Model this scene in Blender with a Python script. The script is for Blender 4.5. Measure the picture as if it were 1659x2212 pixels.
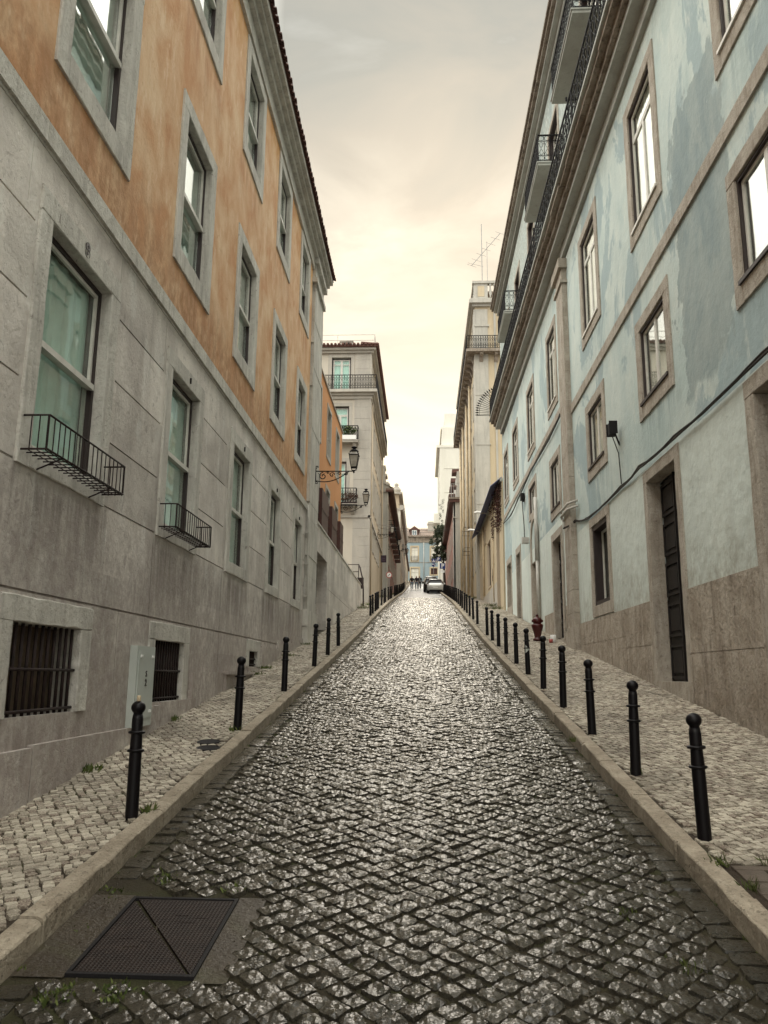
import bpy, bmesh, math, random
import numpy as np
from mathutils import Vector, Matrix
random.seed(7); rng = np.random.default_rng(7)
for o in list(bpy.data.objects): bpy.data.objects.remove(o)
C = bpy.context.scene.collection
SC = bpy.context.scene

# ------------------------------------------------------------------ camera
F = 1720.0; CX, CY = 829.5, 1106.0; W, H = 1659.0, 2212.0
ya = Vector((84.5, -352.0, -F)).normalized()
za = Vector((77.0, (F*F+84.5*77)/352.0, -F)).normalized()
xa = ya.cross(za)
cam = bpy.data.cameras.new('camera'); camo = bpy.data.objects.new('camera', cam); C.objects.link(camo)
camo.matrix_world = Matrix((xa, ya, za)).to_4x4()
cam.sensor_fit = 'VERTICAL'; cam.sensor_height = 36.0; cam.sensor_width = 27.0
cam.lens = 36.0*F/H; cam.clip_start = 0.05; cam.clip_end = 2000
SC.camera = camo
SC.render.resolution_x = 768; SC.render.resolution_y = 1024

# ------------------------------------------------------------------ sky
SUN_EL, SUN_AZ = math.radians(30), math.radians(3)      # azimuth from +Y towards +X
wd = bpy.data.worlds.new('World'); SC.world = wd; wd.use_nodes = True
nt = wd.node_tree; nt.nodes.clear(); N = nt.nodes; L = nt.links
out = N.new('ShaderNodeOutputWorld'); bg = N.new('ShaderNodeBackground'); bg2 = N.new('ShaderNodeBackground')
sky = N.new('ShaderNodeTexSky'); sky.sky_type = 'NISHITA'; sky.sun_disc = False
sky.sun_elevation = SUN_EL; sky.sun_rotation = SUN_AZ; sky.air_density = 1.5; sky.dust_density = 4
tc = N.new('ShaderNodeTexCoord'); sep = N.new('ShaderNodeSeparateXYZ'); L.new(tc.outputs['Generated'], sep.inputs[0])
nz = N.new('ShaderNodeTexNoise'); nz.inputs['Scale'].default_value = 3.4; nz.inputs['Detail'].default_value = 7; nz.inputs['Roughness'].default_value = .55; nz.inputs['Distortion'].default_value = .6
mp = N.new('ShaderNodeMapping'); mp.inputs['Scale'].default_value = (1, 1, 2.6); L.new(tc.outputs['Generated'], mp.inputs[0]); L.new(mp.outputs[0], nz.inputs['Vector'])
# elevation (sin) wobbled by the clouds
wob = N.new('ShaderNodeMath'); wob.operation = 'MULTIPLY_ADD'; L.new(nz.outputs[0], wob.inputs[0]); wob.inputs[1].default_value = .60; 
sb = N.new('ShaderNodeMath'); sb.operation = 'SUBTRACT'; L.new(sep.outputs[2], sb.inputs[0]); sb.inputs[1].default_value = .31; L.new(sb.outputs[0], wob.inputs[2])
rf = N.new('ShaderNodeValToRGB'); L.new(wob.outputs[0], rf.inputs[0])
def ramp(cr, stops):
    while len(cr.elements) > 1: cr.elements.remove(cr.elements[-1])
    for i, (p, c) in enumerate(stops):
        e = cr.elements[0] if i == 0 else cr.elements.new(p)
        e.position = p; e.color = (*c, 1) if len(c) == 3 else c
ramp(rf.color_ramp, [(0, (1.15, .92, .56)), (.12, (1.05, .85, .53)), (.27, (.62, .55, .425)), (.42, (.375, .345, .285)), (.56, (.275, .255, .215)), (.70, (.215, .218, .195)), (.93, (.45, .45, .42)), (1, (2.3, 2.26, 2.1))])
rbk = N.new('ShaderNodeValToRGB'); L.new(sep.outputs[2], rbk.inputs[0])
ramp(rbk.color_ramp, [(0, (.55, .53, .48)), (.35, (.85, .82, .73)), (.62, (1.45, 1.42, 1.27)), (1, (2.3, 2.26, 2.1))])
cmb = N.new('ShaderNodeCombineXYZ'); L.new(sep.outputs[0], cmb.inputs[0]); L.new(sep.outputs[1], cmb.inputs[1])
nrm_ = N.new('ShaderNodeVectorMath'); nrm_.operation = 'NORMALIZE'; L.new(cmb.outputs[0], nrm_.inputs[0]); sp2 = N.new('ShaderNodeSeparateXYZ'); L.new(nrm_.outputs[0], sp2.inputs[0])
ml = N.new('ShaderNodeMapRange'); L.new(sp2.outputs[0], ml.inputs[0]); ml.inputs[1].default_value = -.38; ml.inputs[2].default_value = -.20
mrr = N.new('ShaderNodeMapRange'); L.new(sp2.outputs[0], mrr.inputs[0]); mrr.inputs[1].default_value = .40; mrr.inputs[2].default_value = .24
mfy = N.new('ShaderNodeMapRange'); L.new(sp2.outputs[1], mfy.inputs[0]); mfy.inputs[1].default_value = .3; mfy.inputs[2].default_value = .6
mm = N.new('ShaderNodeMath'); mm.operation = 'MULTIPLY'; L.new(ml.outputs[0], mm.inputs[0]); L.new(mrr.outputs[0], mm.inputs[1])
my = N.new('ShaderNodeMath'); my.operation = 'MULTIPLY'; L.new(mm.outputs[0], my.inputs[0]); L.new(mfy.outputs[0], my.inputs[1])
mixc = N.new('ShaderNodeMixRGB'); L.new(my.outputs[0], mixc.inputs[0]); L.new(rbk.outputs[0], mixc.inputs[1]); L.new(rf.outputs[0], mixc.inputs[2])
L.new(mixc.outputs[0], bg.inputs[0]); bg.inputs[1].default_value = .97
L.new(sky.outputs[0], bg2.inputs[0]); bg2.inputs[1].default_value = .05
mx = N.new('ShaderNodeMixShader'); mx.inputs[0].default_value = .06
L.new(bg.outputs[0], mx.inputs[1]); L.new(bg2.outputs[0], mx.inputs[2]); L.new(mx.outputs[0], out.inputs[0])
sl = bpy.data.lights.new('sun', 'SUN'); sl.energy = .3; sl.angle = math.radians(18); sl.color = (1, .93, .82)
so = bpy.data.objects.new('sun', sl); C.objects.link(so)
sd = Vector((math.sin(SUN_AZ)*math.cos(SUN_EL), math.cos(SUN_AZ)*math.cos(SUN_EL), math.sin(SUN_EL)))
so.rotation_euler = (-sd).to_track_quat('-Z', 'Y').to_euler()
SC.view_settings.view_transform = 'Standard'; SC.view_settings.look = 'None'
SC.view_settings.exposure = 1.15; SC.view_settings.gamma = 1; SC.view_settings.use_curve_mapping = False
SC.cycles.max_bounces = 6; SC.cycles.transparent_max_bounces = 8

# ------------------------------------------------------------------ terrain profile (road surface height along the street)
PY = [-60, 0, 10, 20, 26, 32, 48, 66, 84, 104, 153, 260]
PZ = [-9.0, -2.02, -.80, .42, 1.18, 2.02, 4.15, 6.3, 8.4, 11.0, 17.7, 20]
def prof(y): return np.interp(y, PY, PZ)
def rz(y):  # smoothed
    return float(np.mean([prof(y+d) for d in (-2, -1, 0, 1, 2)]))
def rzv(y): return sum(prof(y+d) for d in (-2, -1, 0, 1, 2))/5
def sz(y): return rz(y)+.12
KL, KR = -2.08, 1.80          # kerb faces
XL, XR = -3.33, 4.07          # building lines

# ------------------------------------------------------------------ materials
def _mat(name):
    m = bpy.data.materials.new(name); m.use_nodes = True; t = m.node_tree
    return m, t, t.nodes, t.links, t.nodes['Principled BSDF']
def noise(t, scale, detail=4, rough=.55, vec=None, stretch=None, dist=0):
    n = t.nodes.new('ShaderNodeTexNoise'); n.inputs['Scale'].default_value = scale; n.inputs['Detail'].default_value = detail
    n.inputs['Roughness'].default_value = rough; n.inputs['Distortion'].default_value = dist
    g = t.nodes.new('ShaderNodeNewGeometry')
    if stretch:
        mpn = t.nodes.new('ShaderNodeMapping'); mpn.inputs['Scale'].default_value = stretch
        t.links.new(g.outputs['Position'], mpn.inputs[0]); t.links.new(mpn.outputs[0], n.inputs['Vector'])
    else: t.links.new(g.outputs['Position'], n.inputs['Vector'])
    return n.outputs[0]
def mr(t, v, a, b, c=0, d=1):
    n = t.nodes.new('ShaderNodeMapRange'); t.links.new(v, n.inputs[0])
    for i, q in enumerate((a, b, c, d)): n.inputs[i+1].default_value = q
    return n.outputs[0]
def mixrgb(t, f, a, b, mode='MIX'):
    n = t.nodes.new('ShaderNodeMixRGB'); n.blend_type = mode
    for i, q in enumerate((f, a, b)):
        if isinstance(q, (int, float)): n.inputs[i].default_value = q
        elif isinstance(q, tuple): n.inputs[i].default_value = (*q, 1)
        else: t.links.new(q, n.inputs[i])
    return n.outputs[0]
def math_(t, op, a, b=0.0):
    n = t.nodes.new('ShaderNodeMath'); n.operation = op
    for i, q in enumerate((a, b)):
        if isinstance(q, (int, float)): n.inputs[i].default_value = q
        else: t.links.new(q, n.inputs[i])
    return n.outputs[0]
def bump(t, p, h, strength=.4, dist=.02):
    n = t.nodes.new('ShaderNodeBump'); n.inputs['Strength'].default_value = strength; n.inputs['Distance'].default_value = dist
    t.links.new(h, n.inputs['Height']); t.links.new(n.outputs[0], p.inputs['Normal']); t.links.new(n.outputs[0], p.inputs['Coat Normal'])
def plain(name, col, rough=.6, metal=0, spec=.5, bs=0, bsc=40, var=0, vsc=3):
    m, t, n, l, p = _mat(name)
    p.inputs['Base Color'].default_value = (*col, 1); p.inputs['Roughness'].default_value = rough
    p.inputs['Metallic'].default_value = metal; p.inputs['Specular IOR Level'].default_value = spec
    if var: l.new(mixrgb(t, mr(t, noise(t, vsc, 5), .3, .7), tuple(c*(1-var) for c in col), tuple(min(1, c*(1+var)) for c in col)), p.inputs['Base Color'])
    if bs: bump(t, p, noise(t, bsc, 4), bs, .01)
    return m
def weathered(name, c1, c2, dark=None, c3r=(.50, .66), darkamt=.6, sc=1.3, stretch=(1, 1, .35), rough=.85, bs=.35, bsc=22, c3=None, pit=0, streaks=.5, light=None, blocks=False, fineamt=.22):
    """mottled wall: large soft clouds of two colours, vertical dirt streaks, small pits and fine grain"""
    m, t, n, l, p = _mat(name)
    a = mr(t, noise(t, sc, 7, .62, stretch=stretch, dist=.4), .36, .64)
    col = mixrgb(t, a, c1, c2)
    if c3: col = mixrgb(t, mr(t, noise(t, sc*.45, 6, .65, stretch=(1, 1, .7), dist=.8), *c3r), col, c3)
    if light: col = mixrgb(t, mr(t, noise(t, sc*3.1, 6, .7, stretch=(1, 1, .4)), .55, .72, 0, .7), col, light)
    if dark:
        st = mr(t, noise(t, sc*3.4, 6, .68, stretch=(1, 1, .12)), .50, .74, 0, streaks)
        col = mixrgb(t, st, col, dark)
        bl = mr(t, noise(t, sc*5.3, 6, .75, dist=1.0), .58, .72, 0, darkamt)
        col = mixrgb(t, bl, col, dark)
    at = n.new('ShaderNodeAttribute'); at.attribute_name = 'dirt'
    col = mixrgb(t, math_(t, 'MULTIPLY', math_(t, 'MULTIPLY', at.outputs['Fac'], .85), mr(t, noise(t, 5.5, 5, .7, stretch=(1, 1, .06)), .40, .62)), col, dark or tuple(q*.5 for q in c1))
    if blocks:
        g = n.new('ShaderNodeNewGeometry'); s_ = n.new('ShaderNodeSeparateXYZ'); l.new(g.outputs['Position'], s_.inputs[0])
        vz = math_(t, 'FLOOR', math_(t, 'DIVIDE', math_(t, 'SUBTRACT', s_.outputs[2], .305), .695)); vy = math_(t, 'FLOOR', math_(t, 'DIVIDE', math_(t, 'ADD', s_.outputs[1], math_(t, 'MULTIPLY', vz, .73)), 1.71))
        cb = n.new('ShaderNodeCombineXYZ'); l.new(vy, cb.inputs[0]); l.new(vz, cb.inputs[1]); wn_ = n.new('ShaderNodeTexWhiteNoise'); l.new(cb.outputs[0], wn_.inputs['Vector'])
        bv = mr(t, wn_.outputs['Value'], 0, 1, .80, 1.08); cc3 = n.new('ShaderNodeCombineXYZ')
        for q in range(3): l.new(bv, cc3.inputs[q])
        col = mixrgb(t, 1.0, col, cc3.outputs[0], 'MULTIPLY')
    fine = noise(t, 130, 3, .7)
    col = mixrgb(t, fineamt, col, mixrgb(t, fine, (.35, .35, .35), (.95, .95, .95)), 'OVERLAY')
    l.new(col, p.inputs['Base Color']); p.inputs['Roughness'].default_value = rough; p.inputs['Specular IOR Level'].default_value = .3
    h = math_(t, 'MULTIPLY_ADD', noise(t, bsc, 6, .65), 1.0)
    hh = math_(t, 'ADD', noise(t, bsc, 6, .65), math_(t, 'MULTIPLY', noise(t, 2.6, 3, .5), 2.2))
    if pit: hh = math_(t, 'SUBTRACT', hh, mr(t, noise(t, 38, 3, .6, stretch=(1, 1, .6)), .60, .68, 0, pit))
    bump(t, p, hh, bs, .03)
    return m
M = {}
M['stone_l'] = weathered('grey_limestone', (.74, .69, .63), (.50, .455, .42), dark=(.15, .125, .11), darkamt=.7, light=(.85, .84, .79), pit=.8, bs=.45, streaks=.28, sc=1.0, stretch=(1, 1, .9), blocks=True, fineamt=.12)
M['trim_l'] = weathered('pale_limestone_trim', (.60, .575, .52), (.44, .42, .385), dark=(.14, .12, .105), darkamt=.9, sc=2.4, light=(.42, .41, .37), pit=1, bs=.55)
M['orange'] = weathered('ochre_orange_plaster', (.55, .285, .14), (.72, .49, .31), dark=(.38, .18, .085), darkamt=.55, sc=1.5, stretch=(1, 1, .8), streaks=.25, light=(.84, .64, .46), bs=.25)
M['orange2'] = weathered('flat_orange_plaster', (.55, .26, .11), (.52, .235, .095), dark=(.36, .17, .08), darkamt=.15, sc=.6, streaks=.3, bs=.15)
M['blue'] = weathered('pale_blue_plaster', (.45, .545, .53), (.56, .635, .60), dark=(.29, .365, .375), darkamt=.5, sc=.9, stretch=(1, 1, .7), c3=(.34, .425, .44), c3r=(.535, .56), light=(.66, .70, .64), streaks=.3, bs=.3, bsc=12)
M['white_r'] = weathered('grey_white_plaster', (.67, .74, .69), (.58, .645, .605), dark=(.33, .36, .335), darkamt=.4, sc=.8, streaks=.3, bs=.45, bsc=5)
M['brown_stone'] = weathered('brown_limestone', (.32, .27, .215), (.47, .415, .35), dark=(.10, .070, .052), darkamt=.95, sc=2.0, stretch=(1, 1, .8), light=(.34, .30, .26), pit=2, bs=1.0, bsc=13, streaks=.65)
M['trim_r'] = weathered('brown_stone_trim', (.325, .285, .235), (.44, .40, .345), dark=(.11, .075, .055), darkamt=1, sc=3.2, stretch=(1, 1, .8), pit=1.2, bs=.6, light=(.40, .36, .31))
M['cornice_r'] = weathered('stained_cornice_stone', (.20, .16, .125), (.32, .28, .235), dark=(.035, .022, .016), darkamt=.85, sc=1.6, stretch=(1, 1, 1), pit=.8, bs=.7, streaks=.9)
M['soffit_r'] = weathered('pale_soffit', (.34, .34, .31), (.40, .41, .38), dark=(.13, .10, .08), darkamt=.5, sc=1.1, streaks=.2, bs=.2)
M['cream'] = weathered('cream_plaster', (.47, .43, .365), (.53, .485, .415), dark=(.42, .38, .32), darkamt=.2, sc=.7, streaks=.3, bs=.15)
M['cream_stone'] = weathered('cream_block_stone', (.36, .335, .30), (.44, .41, .36), dark=(.20, .18, .16), darkamt=.5, sc=1.2, streaks=.3, bs=.3, pit=.5)
M['tan'] = weathered('tan_plaster', (.42, .35, .26), (.50, .42, .32), dark=(.28, .22, .16), darkamt=.3, sc=.8, streaks=.4, bs=.15)
M['yellow'] = weathered('yellow_plaster', (.46, .385, .265), (.52, .44, .32), dark=(.34, .27, .18), darkamt=.3, sc=.8, streaks=.6, bs=.15)
M['yellow_stone'] = weathered('grey_facade_stone', (.37, .36, .325), (.45, .43, .385), dark=(.21, .20, .175), darkamt=.4, sc=1.0, streaks=.5, bs=.3)
M['pink'] = weathered('faded_red_plaster', (.34, .17, .14), (.42, .26, .22), dark=(.22, .12, .10), darkamt=.3, sc=.6, streaks=.6, bs=.15, light=(.50, .36, .31))
M['rose'] = weathered('dark_rose_plaster', (.24, .135, .12), (.30, .19, .165), dark=(.14, .09, .08), darkamt=.3, sc=.6, streaks=.6, bs=.15)
M['towerm'] = weathered('pale_tower_render', (.60, .58, .51), (.68, .66, .58), dark=(.45, .43, .38), darkamt=.2, sc=.3, streaks=.3, bs=.1)
M['skyblue'] = weathered('sky_blue_plaster', (.26, .34, .38), (.32, .39, .42), dark=(.19, .25, .28), darkamt=.2, sc=.6, streaks=.4, bs=.15)
M['kerb'] = weathered('kerb_limestone', (.36, .31, .24), (.24, .20, .15), dark=(.07, .055, .04), darkamt=.95, sc=3.5, stretch=(1, 1, 1), pit=.8, bs=.8, streaks=.3, light=(.45, .39, .31))
M['tile'] = weathered('clay_roof_tile', (.075, .036, .028), (.11, .052, .040), dark=(.08, .045, .035), darkamt=.6, sc=3, stretch=(1, 1, 1), bs=.4)
M['tile_old'] = weathered('old_roof_tile', (.22, .17, .14), (.29, .23, .19), dark=(.12, .09, .08), darkamt=.6, sc=1, stretch=(1, 1, 1), bs=.4)
M['brown_eave'] = plain('dark_brown_eave', (.10, .045, .035), .7, var=.3)
M['iron'] = plain('black_iron', (.010, .009, .010), .65, 0, .2, bs=.2, bsc=60)
M['rust'] = plain('rusty_dark_iron', (.020, .011, .010), .7, 0, .3, bs=.3, bsc=80, var=.5, vsc=12)
M['bollard'] = plain('black_bollard_paint', (.004, .003, .004), .42, 0, .22, bs=.12, bsc=30)
M['brown_panel'] = plain('dark_brown_metal', (.060, .022, .018), .55, var=.2)
M['white_paint'] = plain('white_window_paint', (.62, .60, .55), .45, var=.12, vsc=6)
M['frame_dark'] = plain('dark_window_frame', (.022, .012, .011), .5)
M['green_door'] = plain('dark_green_door', (.030, .045, .035), .5, var=.3)
M['door_dark'] = plain('dark_brown_door_wood', (.007, .004, .0035), .6, bs=.25, bsc=20, var=.4)
M['door_blue'] = plain('grey_blue_door', (.20, .25, .29), .6, var=.2)
M['dark'] = plain('dark_interior', (.010, .007, .006), .9)
M['curtain'] = plain('teal_curtain', (.40, .56, .51), .85, var=.25, vsc=1.5)
M['curtain_aqua'] = plain('aqua_curtain', (.42, .66, .60), .8, var=.12)
M['curtain_w'] = plain('white_blind', (.80, .78, .70), .8, var=.1)
M['curtain_g'] = plain('grey_net_curtain', (.34, .34, .30), .85, var=.3)
M['curtain_b'] = plain('brown_shutter_boards', (.10, .070, .045), .8, var=.4, vsc=5)
M['cabinet'] = plain('pale_grey_metal_cabinet', (.44, .47, .44), .5, var=.08, bs=.1, bsc=60)
M['pipe_w'] = plain('pale_pipe', (.48, .46, .42), .6, var=.15)
M['pipe_tan'] = plain('tan_drainpipe', (.52, .42, .28), .6, var=.15)
M['cable'] = plain('black_cable', (.015, .012, .013), .6)
M['red'] = plain('dark_red_hydrant_paint', (.055, .003, .003), .4, bs=.1)
M['canopy'] = plain('slate_blue_canopy', (.13, .15, .28), .7, var=.2)
M['plum'] = plain('dark_plum_sign', (.025, .010, .022), .5)
M['plum_mark'] = plain('faint_plum_lettering', (.12, .06, .12), .5)
M['sign_blue'] = plain('blue_sign_face', (.010, .030, .16), .4)
M['sign_white'] = plain('white_sign_face', (.80, .80, .78), .4)
M['sign_red'] = plain('faded_red_sign', (.40, .08, .07), .5)
M['sign_grey'] = plain('grey_sign_back', (.30, .30, .29), .5)
M['bark'] = plain('tree_bark', (.07, .05, .04), .9, bs=.5)
M['lampglass'] = plain('milky_lantern_glass', (.36, .33, .28), .25, var=.25, vsc=8)
M['tyre'] = plain('tyre_rubber', (.015, .015, .015), .8)
M['rim'] = plain('alloy_rim', (.45, .45, .45), .3, .8)
M['carglass'] = plain('dark_car_glass', (.015, .015, .018), .05, 0, .8)
M['tail'] = plain('red_tail_light', (.25, .01, .01), .2)
M['car_silver'] = plain('silver_car_paint', (.66, .67, .65), .22, .2)
M['car_dark'] = plain('dark_car_paint', (.022, .018, .020), .15, .2)
M['car_grey'] = plain('grey_car_paint', (.20, .20, .20), .2, .3)
M['car_white'] = plain('white_car_paint', (.65, .65, .62), .25)
M['skin'] = plain('skin', (.30, .17, .12), .6)
M['hair'] = plain('dark_hair', (.02, .014, .012), .8)
M['jacket'] = plain('black_jacket', (.015, .012, .014), .85)
M['jacket2'] = plain('dark_jumper', (.020, .012, .020), .85)
M['shirt'] = plain('grey_shirt', (.32, .31, .30), .8)
M['jeans'] = plain('blue_jeans', (.13, .18, .24), .85, var=.2)
M['jeans2'] = plain('grey_blue_jeans', (.10, .13, .17), .85, var=.2)
M['trousers_dark'] = plain('black_trousers', (.015, .013, .014), .85)
M['shoe'] = plain('pale_trainers', (.55, .53, .50), .6)
M['shoe_d'] = plain('dark_shoes', (.03, .025, .022), .6)
def leafmat(name, c1, c2, trans=.25):
    m, t, n, l, p = _mat(name)
    g = n.new('ShaderNodeNewGeometry')
    l.new(mixrgb(t, g.outputs['Random Per Island'], c1, c2), p.inputs['Base Color']); p.inputs['Roughness'].default_value = .6
    p.inputs['Specular IOR Level'].default_value = .3
    return m
M['leaf'] = leafmat('tree_leaves', (.018, .026, .014), (.055, .070, .030))
M['leaf_w'] = leafmat('weed_leaves', (.035, .055, .012), (.10, .12, .03))
M['leaf_pot'] = leafmat('pot_plant_leaves', (.03, .05, .015), (.09, .12, .035))
M['leaf_dry'] = leafmat('withered_leaves', (.05, .022, .014), (.12, .06, .035))
M['ivy'] = leafmat('red_brown_creeper_leaves', (.025, .008, .006), (.065, .02, .014))

def glassmat(f0=.32):
    """thin pane: clear, with a view-angle (Schlick) mirror coat that works from both sides"""
    m = bpy.data.materials.new('window_glass'); m.use_nodes = True; t = m.node_tree; t.nodes.clear()
    o = t.nodes.new('ShaderNodeOutputMaterial'); mixs = t.nodes.new('ShaderNodeMixShader')
    tr = t.nodes.new('ShaderNodeBsdfTransparent'); tr.inputs[0].default_value = (.95, .975, .96, 1)
    gl = t.nodes.new('ShaderNodeBsdfGlossy'); gl.inputs['Roughness'].default_value = .015; gl.inputs[0].default_value = (.95, .97, .95, 1)
    b = t.nodes.new('ShaderNodeBump'); b.inputs['Strength'].default_value = .10; b.inputs['Distance'].default_value = .01
    t.links.new(noise(t, 2.2, 2), b.inputs['Height']); t.links.new(b.outputs[0], gl.inputs['Normal'])
    g = t.nodes.new('ShaderNodeNewGeometry'); dt = t.nodes.new('ShaderNodeVectorMath'); dt.operation = 'DOT_PRODUCT'
    t.links.new(g.outputs['Incoming'], dt.inputs[0]); t.links.new(g.outputs['Normal'], dt.inputs[1])
    c = math_(t, 'SUBTRACT', 1.0, math_(t, 'ABSOLUTE', dt.outputs['Value']))
    f = math_(t, 'ADD', math_(t, 'MULTIPLY', math_(t, 'POWER', c, 5.0), 1-f0), f0)
    t.links.new(f, mixs.inputs[0]); t.links.new(tr.outputs[0], mixs.inputs[1]); t.links.new(gl.outputs[0], mixs.inputs[2])
    t.links.new(mixs.outputs[0], o.inputs[0]); return m
M['glass'] = glassmat(.28); M['glass_soft'] = glassmat(.05)

def cobblemat(name, c1, c2, rough, bs, moss=0, wet=True, c3=None):
    m, t, n, l, p = _mat(name)
    g = n.new('ShaderNodeNewGeometry')
    col = mixrgb(t, g.outputs['Random Per Island'], c1, c2)
    if c3: col = mixrgb(t, mr(t, math_(t, 'FRACT', math_(t, 'MULTIPLY', g.outputs['Random Per Island'], 17.3)), .80, .84), col, c3)
    col = mixrgb(t, mr(t, noise(t, 75, 6, .8), .48, .66, 0, .75), col, tuple(min(.9, c*(2.0 if wet else 1.35)) for c in c2))
    col = mixrgb(t, mr(t, noise(t, 1.1, 5, .6), .45, .68, 0, .55), col, tuple(c*.45 for c in c1))
    if moss: col = mixrgb(t, mr(t, noise(t, 7, 5, .7), .60, .72, 0, moss), col, (.045, .047, .014))
    l.new(col, p.inputs['Base Color'])
    rr = mr(t, noise(t, 30, 4, .6), .3, .7, rough-.12, rough+.16)
    l.new(rr, p.inputs['Roughness']); p.inputs['Specular IOR Level'].default_value = .4 if wet else .35
    if wet: p.inputs['Coat Weight'].default_value = .80; p.inputs['Coat Tint'].default_value = (1, .93, .78, 1); p.inputs['Coat Roughness'].default_value = .19; p.inputs['Coat IOR'].default_value = 1.5
    hh = math_(t, 'ADD', noise(t, 42, 5, .65), math_(t, 'MULTIPLY', noise(t, 120, 4, .7), .6))
    bump(t, p, hh, bs, .03 if wet else .02)
    if wet:
        b2 = n.new('ShaderNodeBump'); b2.inputs['Strength'].default_value = .42; b2.inputs['Distance'].default_value = .022; l.new(noise(t, 26, 3, .55), b2.inputs['Height']); l.new(b2.outputs[0], p.inputs['Coat Normal'])
    return m
M['sett'] = cobblemat('wet_dark_setts', (.010, .009, .007), (.034, .031, .024), .30, 1.0, moss=.55)
M['calc'] = cobblemat('pale_limestone_cubes', (.20, .17, .13), (.50, .45, .365), .62, .45, moss=.25, wet=False, c3=(.17, .13, .10))
M['bed'] = weathered('mossy_joint_dirt', (.026, .019, .011), (.036, .030, .013), dark=(.010, .007, .005), darkamt=.6, sc=2.5, stretch=(1, 1, 1), bs=.8, bsc=60, streaks=.2, c3=(.034, .037, .011))
M['bed_walk'] = weathered('dusty_joint_sand', (.050, .035, .024), (.035, .026, .017), dark=(.015, .011, .008), darkamt=.6, sc=2.5, stretch=(1, 1, 1), bs=.8, bsc=60, streaks=.2, c3=(.055, .055, .02))
M['mortar'] = weathered('wet_mortar_patch', (.030, .022, .014), (.042, .032, .020), dark=(.03, .024, .014), darkamt=.5, sc=4, stretch=(1, 1, 1), rough=.35, bs=.5, bsc=30, c3=(.040, .036, .016))
M['slab'] = weathered('dark_paving_slab', (.085, .066, .052), (.11, .088, .070), dark=(.05, .038, .03), darkamt=.4, sc=4, stretch=(1, 1, 1), rough=.6, bs=.3, bsc=60)
def farcobble(name, c1, c2, scale, rough, spec):
    m, t, n, l, p = _mat(name)
    g = n.new('ShaderNodeNewGeometry'); v = n.new('ShaderNodeTexVoronoi'); v.inputs['Scale'].default_value = scale; l.new(g.outputs['Position'], v.inputs['Vector'])
    v2 = n.new('ShaderNodeTexVoronoi'); v2.feature = 'DISTANCE_TO_EDGE'; v2.inputs['Scale'].default_value = scale; l.new(g.outputs['Position'], v2.inputs['Vector'])
    cc = mixrgb(t, v.outputs['Color'], c1, c2); cc = mixrgb(t, mr(t, v2.outputs[0], 0, .06), tuple(c*.3 for c in c1), cc)
    cc = mixrgb(t, mr(t, noise(t, .7, 5, .6), .45, .68, 0, .5), cc, tuple(c*.5 for c in c1))
    l.new(cc, p.inputs['Base Color']); p.inputs['Roughness'].default_value = rough; p.inputs['Specular IOR Level'].default_value = spec
    if spec > .5: p.inputs['Coat Weight'].default_value = .9; p.inputs['Coat Roughness'].default_value = .2
    bump(t, p, math_(t, 'ADD', mr(t, v2.outputs[0], 0, .25), math_(t, 'MULTIPLY', noise(t, 30, 4), .5)), .8, .03); return m
M['sett_far'] = farcobble('distant_setts', (.06, .056, .05), (.12, .112, .10), 9.5, .38, .75)
M['calc_far'] = farcobble('distant_cubes', (.24, .20, .15), (.42, .36, .28), 15, .6, .35)
def treadmat():
    m, t, n, l, p = _mat('cast_iron_tread')
    g = n.new('ShaderNodeNewGeometry'); s = n.new('ShaderNodeSeparateXYZ'); l.new(g.outputs['Position'], s.inputs[0])
    def wv(o): return math_(t, 'SINE', math_(t, 'MULTIPLY', o, 2*math.pi/.022))
    hgt = math_(t, 'MAXIMUM', wv(s.outputs[0]), wv(s.outputs[1]))
    l.new(mixrgb(t, mr(t, noise(t, 9, 5, .7), .4, .7), (.014, .009, .008), (.026, .017, .014)), p.inputs['Base Color'])
    p.inputs['Roughness'].default_value = .55; p.inputs['Specular IOR Level'].default_value = .18
    bump(t, p, hgt, .7, .004); return m
M['tread'] = treadmat()
def bluepatch():
    """the near bay of the blue wall, with a large darker damp patch of its own shape"""
    m = weathered('pale_blue_plaster_with_damp_patch', (.45, .545, .53), (.56, .635, .60), dark=(.29, .365, .375), darkamt=.5, sc=.9, stretch=(1, 1, .7), c3=(.34, .425, .44), c3r=(.535, .56), light=(.66, .70, .64), streaks=.3, bs=.3, bsc=12)
    t = m.node_tree; p = t.nodes['Principled BSDF']; src = p.inputs['Base Color'].links[0].from_socket
    g = t.nodes.new('ShaderNodeNewGeometry'); s = t.nodes.new('ShaderNodeSeparateXYZ'); t.links.new(g.outputs['Position'], s.inputs[0])
    w = math_(t, 'MULTIPLY', math_(t, 'SUBTRACT', noise(t, 1.1, 5, .6), .5), 2.6)
    yy = math_(t, 'ADD', s.outputs[1], w)
    dy = math_(t, 'ABSOLUTE', math_(t, 'SUBTRACT', yy, 10.9))
    my_ = mr(t, dy, 1.05, 1.12, 1, 0)
    zz = math_(t, 'ADD', s.outputs[2], w)
    mzz = mr(t, zz, 8.9, 8.97, 1, 0)
    mz2 = mr(t, zz, 4.0, 4.3, 0, 1)
    msk = math_(t, 'MULTIPLY', math_(t, 'MULTIPLY', my_, mzz), mz2)
    pc = mixrgb(t, mr(t, noise(t, 1.6, 6, .65, stretch=(1, 1, .5)), .35, .65), (.22, .285, .30), (.34, .395, .39))
    t.links.new(mixrgb(t, math_(t, 'MULTIPLY', msk, .8), src, pc), p.inputs['Base Color']); return m
M['blue_patch'] = bluepatch()
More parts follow.
